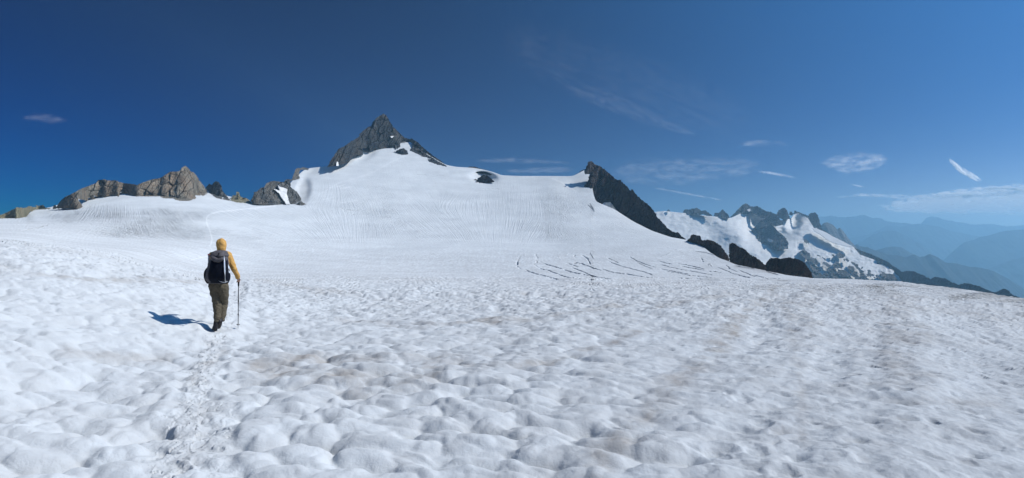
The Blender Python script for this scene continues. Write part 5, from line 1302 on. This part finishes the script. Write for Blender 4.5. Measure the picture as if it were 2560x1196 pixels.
bm = bmesh.new(); loft(bm, [(627.5, 543, 560, -0.26, -0.10), (630, 538, 564, -0.32, -0.08), (635, 533, 565, -0.36, -0.07), (640, 531, 566, -0.375, -0.07), (643.5, 533, 564, -0.35, -0.09)])
fused('lid', bm, 0.008, M['pack_grey'], pack, lambda co: 0.007 * ridged(co[:, 0] * 9, co[:, 2] * 13, 741, 3), 3)
bm = Rough()                                         # rolled collar bunched under the lid
limb(bm, [P(528.5, 653, -0.33), P(531, 645, -0.37), P(538, 649.5, -0.415), P(547, 652, -0.425), P(555, 648.5, -0.415), P(561, 646.5, -0.385), P(564, 650, -0.34)], [0.022, 0.030, 0.034, 0.034, 0.030, 0.024, 0.018], 5)
fused('collar', bm, 0.008, M['pack_grey'], pack, lambda co: 0.006 * ridged(co[:, 0] * 16, co[:, 2] * 16, 743, 3), 2)
for pts_, r_ in (([P(536, 643, -0.37), P(545, 645.5, -0.405), P(556, 644.5, -0.395), P(563.5, 641, -0.35)], 0.011), ([P(548, 631, -0.33), P(547.5, 637, -0.392), P(547, 645, -0.42), P(547, 652, -0.463)], 0.007)):
    bm = bmesh.new(); tube(bm, pts_, r_, 8, 0.5); simple('strap', bm, M['strap'], pack)
bm = bmesh.new(); box(bm, P(547.3, 634, -0.385), (0.022, 0.010, 0.018), None, 0.003); simple('buckle', bm, M['strap'], pack)
for s in (-1, 1):                                        # shoulder straps over the front
    x0 = 553 + s * 11
    bm = bmesh.new(); tube(bm, [P(x0 - s * 1, 636, -0.14), P(x0, 630.5, -0.06), P(x0 + s * 1, 631.5, 0.04), P(x0 + s * 1.5, 645, 0.135), P(x0 + s * 2, 665, 0.15), P(x0 + s * 6, 684, 0.09), P(x0 + s * 5, 694, -0.11)], [0.018, 0.026, 0.028, 0.028, 0.024, 0.012, 0.010], 10, 0.45)
    simple('shoulder_strap', bm, M['strap'], pack)
bm = bmesh.new(); pts_ = [P(548.5 + 23 * math.sin(a), 700, -0.005 - 0.128 * math.cos(a)) for a in np.linspace(0.5, 2 * math.pi - 0.5, 22)]; tube(bm, pts_, 0.020, 10, 1.0)
simple('hip_belt', bm, M['strap'], pack)
bm = bmesh.new(); tube(bm, [P(522.5, 704, -0.30), P(521.5, 709, -0.31), P(521.2, 717, -0.31)], [0.004, 0.004, 0.007], 6); simple('dangling_strap', bm, M['strap'], pack)

# ---- things carried on the pack
axe = empty('ice_axe', P(563.5, 705, -0.43))
tag(axe, 'silver ice axe strapped head-down to the right side of the pack', 'ice axe')
bm = bmesh.new(); tube(bm, [P(560.3, 643.5, -0.415), P(561.0, 655, -0.43), P(562.2, 680, -0.455), P(563.3, 705, -0.44)], [0.011, 0.0125, 0.013, 0.013], 12, 0.7); simple('shaft', bm, M['silver'], axe)
bm = bmesh.new(); tube(bm, [P(560.0, 639.5, -0.41), P(560.3, 644.5, -0.415)], [0.002, 0.010], 8); simple('spike', bm, M['steel'], axe)
bm = bmesh.new(); tube(bm, [P(566.6, 705.0, -0.43), P(563.4, 706.4, -0.44), P(557, 706.2, -0.445), P(551, 704.6, -0.44), P(545.6, 701.6, -0.43)], [0.012, 0.013, 0.011, 0.008, 0.002], 8, 0.45); simple('pick', bm, M['silver'], axe)
bm = bmesh.new(); box(bm, P(567.3, 704.2, -0.42), (0.028, 0.045, 0.010), Matrix.Rotation(0.5, 3, 'Y').to_quaternion(), 0.002); simple('adze', bm, M['steel'], axe)
bm = bmesh.new(); tube(bm, [P(559, 650.0, -0.39), P(561, 650.6, -0.452), P(563.5, 650.2, -0.39)], 0.005, 6); simple('lashing', bm, M['strap'], axe)
pk = empty('snow_picket', P(521.5, 690, -0.26)); tag(pk, 'grey snow stake with a red top standing in the left pack pocket', 'snow stake')
bm = bmesh.new(); box(bm, P(521.8, 660, -0.285), (0.028, 0.006, 0.36), Matrix.Rotation(0.02, 3, 'Y').to_quaternion(), 0.001); box(bm, P(521.8, 660, -0.272), (0.006, 0.026, 0.355), Matrix.Rotation(0.02, 3, 'Y').to_quaternion(), 0.001); simple('stake', bm, M['dull_grey'], pk)
bm = bmesh.new(); box(bm, P(522.3, 637.3, -0.28), (0.033, 0.036, 0.016), None, 0.003); simple('top_cap', bm, M['red'], pk)
for yy in (644.5, 656.0):
    bm = bmesh.new(); box(bm, P(522.1, yy, -0.2885), (0.010, 0.004, 0.018), None, 0.001); simple('sticker', bm, M['pale'], pk)
bt = empty('water_bottle', P(566.3, 694, -0.33)); tag(bt, 'slim blue bottle held beside the ice axe shaft', 'water bottle')
bm = bmesh.new(); tube(bm, [P(566.1, 695, -0.33), P(566.1, 694.5, -0.33), P(566.1, 676, -0.33), P(566.1, 673, -0.33), P(566.1, 671.5, -0.33)], [0.010, 0.018, 0.018, 0.011, 0.010], 14); simple('bottle_body', bm, M['blue'], bt)
bm = bmesh.new(); tube(bm, [P(566.1, 671.8, -0.33), P(566.1, 669.2, -0.33)], [0.012, 0.012], 12); simple('bottle_cap', bm, M['strap'], bt)
bt = empty('water_bottle', P(570.3, 690, -0.24)); tag(bt, 'milky white soft bottle poking out of the right pack pocket', 'water bottle')
bm = bmesh.new(); tube(bm, [P(569.8, 690, -0.24), P(570, 680, -0.24), P(570, 670, -0.24), P(569.5, 666, -0.24), P(569.2, 664.5, -0.24)], [0.026, 0.031, 0.030, 0.022, 0.013], 16); simple('bottle_body', bm, M['pale'], bt)
bm = bmesh.new(); tube(bm, [P(569.2, 664.8, -0.24), P(569.1, 662, -0.24)], [0.015, 0.014], 12); simple('bottle_cap', bm, M['pale'], bt)

# ---- trekking pole
tp = empty('trekking_pole', pole_tip)
tag(tp, "thin dark trekking pole held in the hiker's right hand", 'trekking pole')
ax = pole_tip - pole_top
bm = bmesh.new(); tube(bm, [pole_top - pole_axis * 0.010, pole_top, pole_top + pole_axis * 0.03, pole_top + pole_axis * 0.09, pole_top + pole_axis * 0.125], [0.010, 0.019, 0.015, 0.016, 0.013], 12); tube(bm, [pole_top + Vector((-0.012, 0, -0.028)), pole_top + Vector((-0.036, 0, -0.045))], [0.012, 0.009], 8); simple('grip', bm, M['foam'], tp)
bm = bmesh.new(); tube(bm, [pole_top + ax * 0.10, pole_top + ax * 0.5, pole_top + ax * 0.52, pole_tip - pole_axis * 0.07], [0.0088, 0.0088, 0.0070, 0.0066], 10); simple('shaft', bm, M['carbon'], tp)
for f_ in (0.42, 0.70):
    bm = bmesh.new(); tube(bm, [pole_top + ax * f_, pole_top + ax * (f_ + 0.03)], 0.0115, 10); simple('clamp', bm, M['foam'], tp)
bm = bmesh.new(); tube(bm, [pole_tip - pole_axis * 0.072, pole_tip - pole_axis * 0.062], [0.030, 0.018], 14); simple('basket', bm, M['foam'], tp)
bm = bmesh.new(); tube(bm, [pole_tip - pole_axis * 0.08, pole_tip - pole_axis * 0.02, pole_tip + pole_axis * 0.02], [0.008, 0.005, 0.002], 8); simple('tip', bm, M['steel'], tp)
bm = bmesh.new(); tube(bm, [pole_top + Vector((0, 0, 0.0)), ha_r + Vector((0.030, -0.01, 0.01)), wr_r + Vector((0.018, -0.03, 0.0)), wr_r + Vector((-0.020, -0.03, -0.01)), pole_top + Vector((-0.01, 0.0, -0.01))], 0.005, 6); simple('wrist_strap', bm, M['strap'], tp)
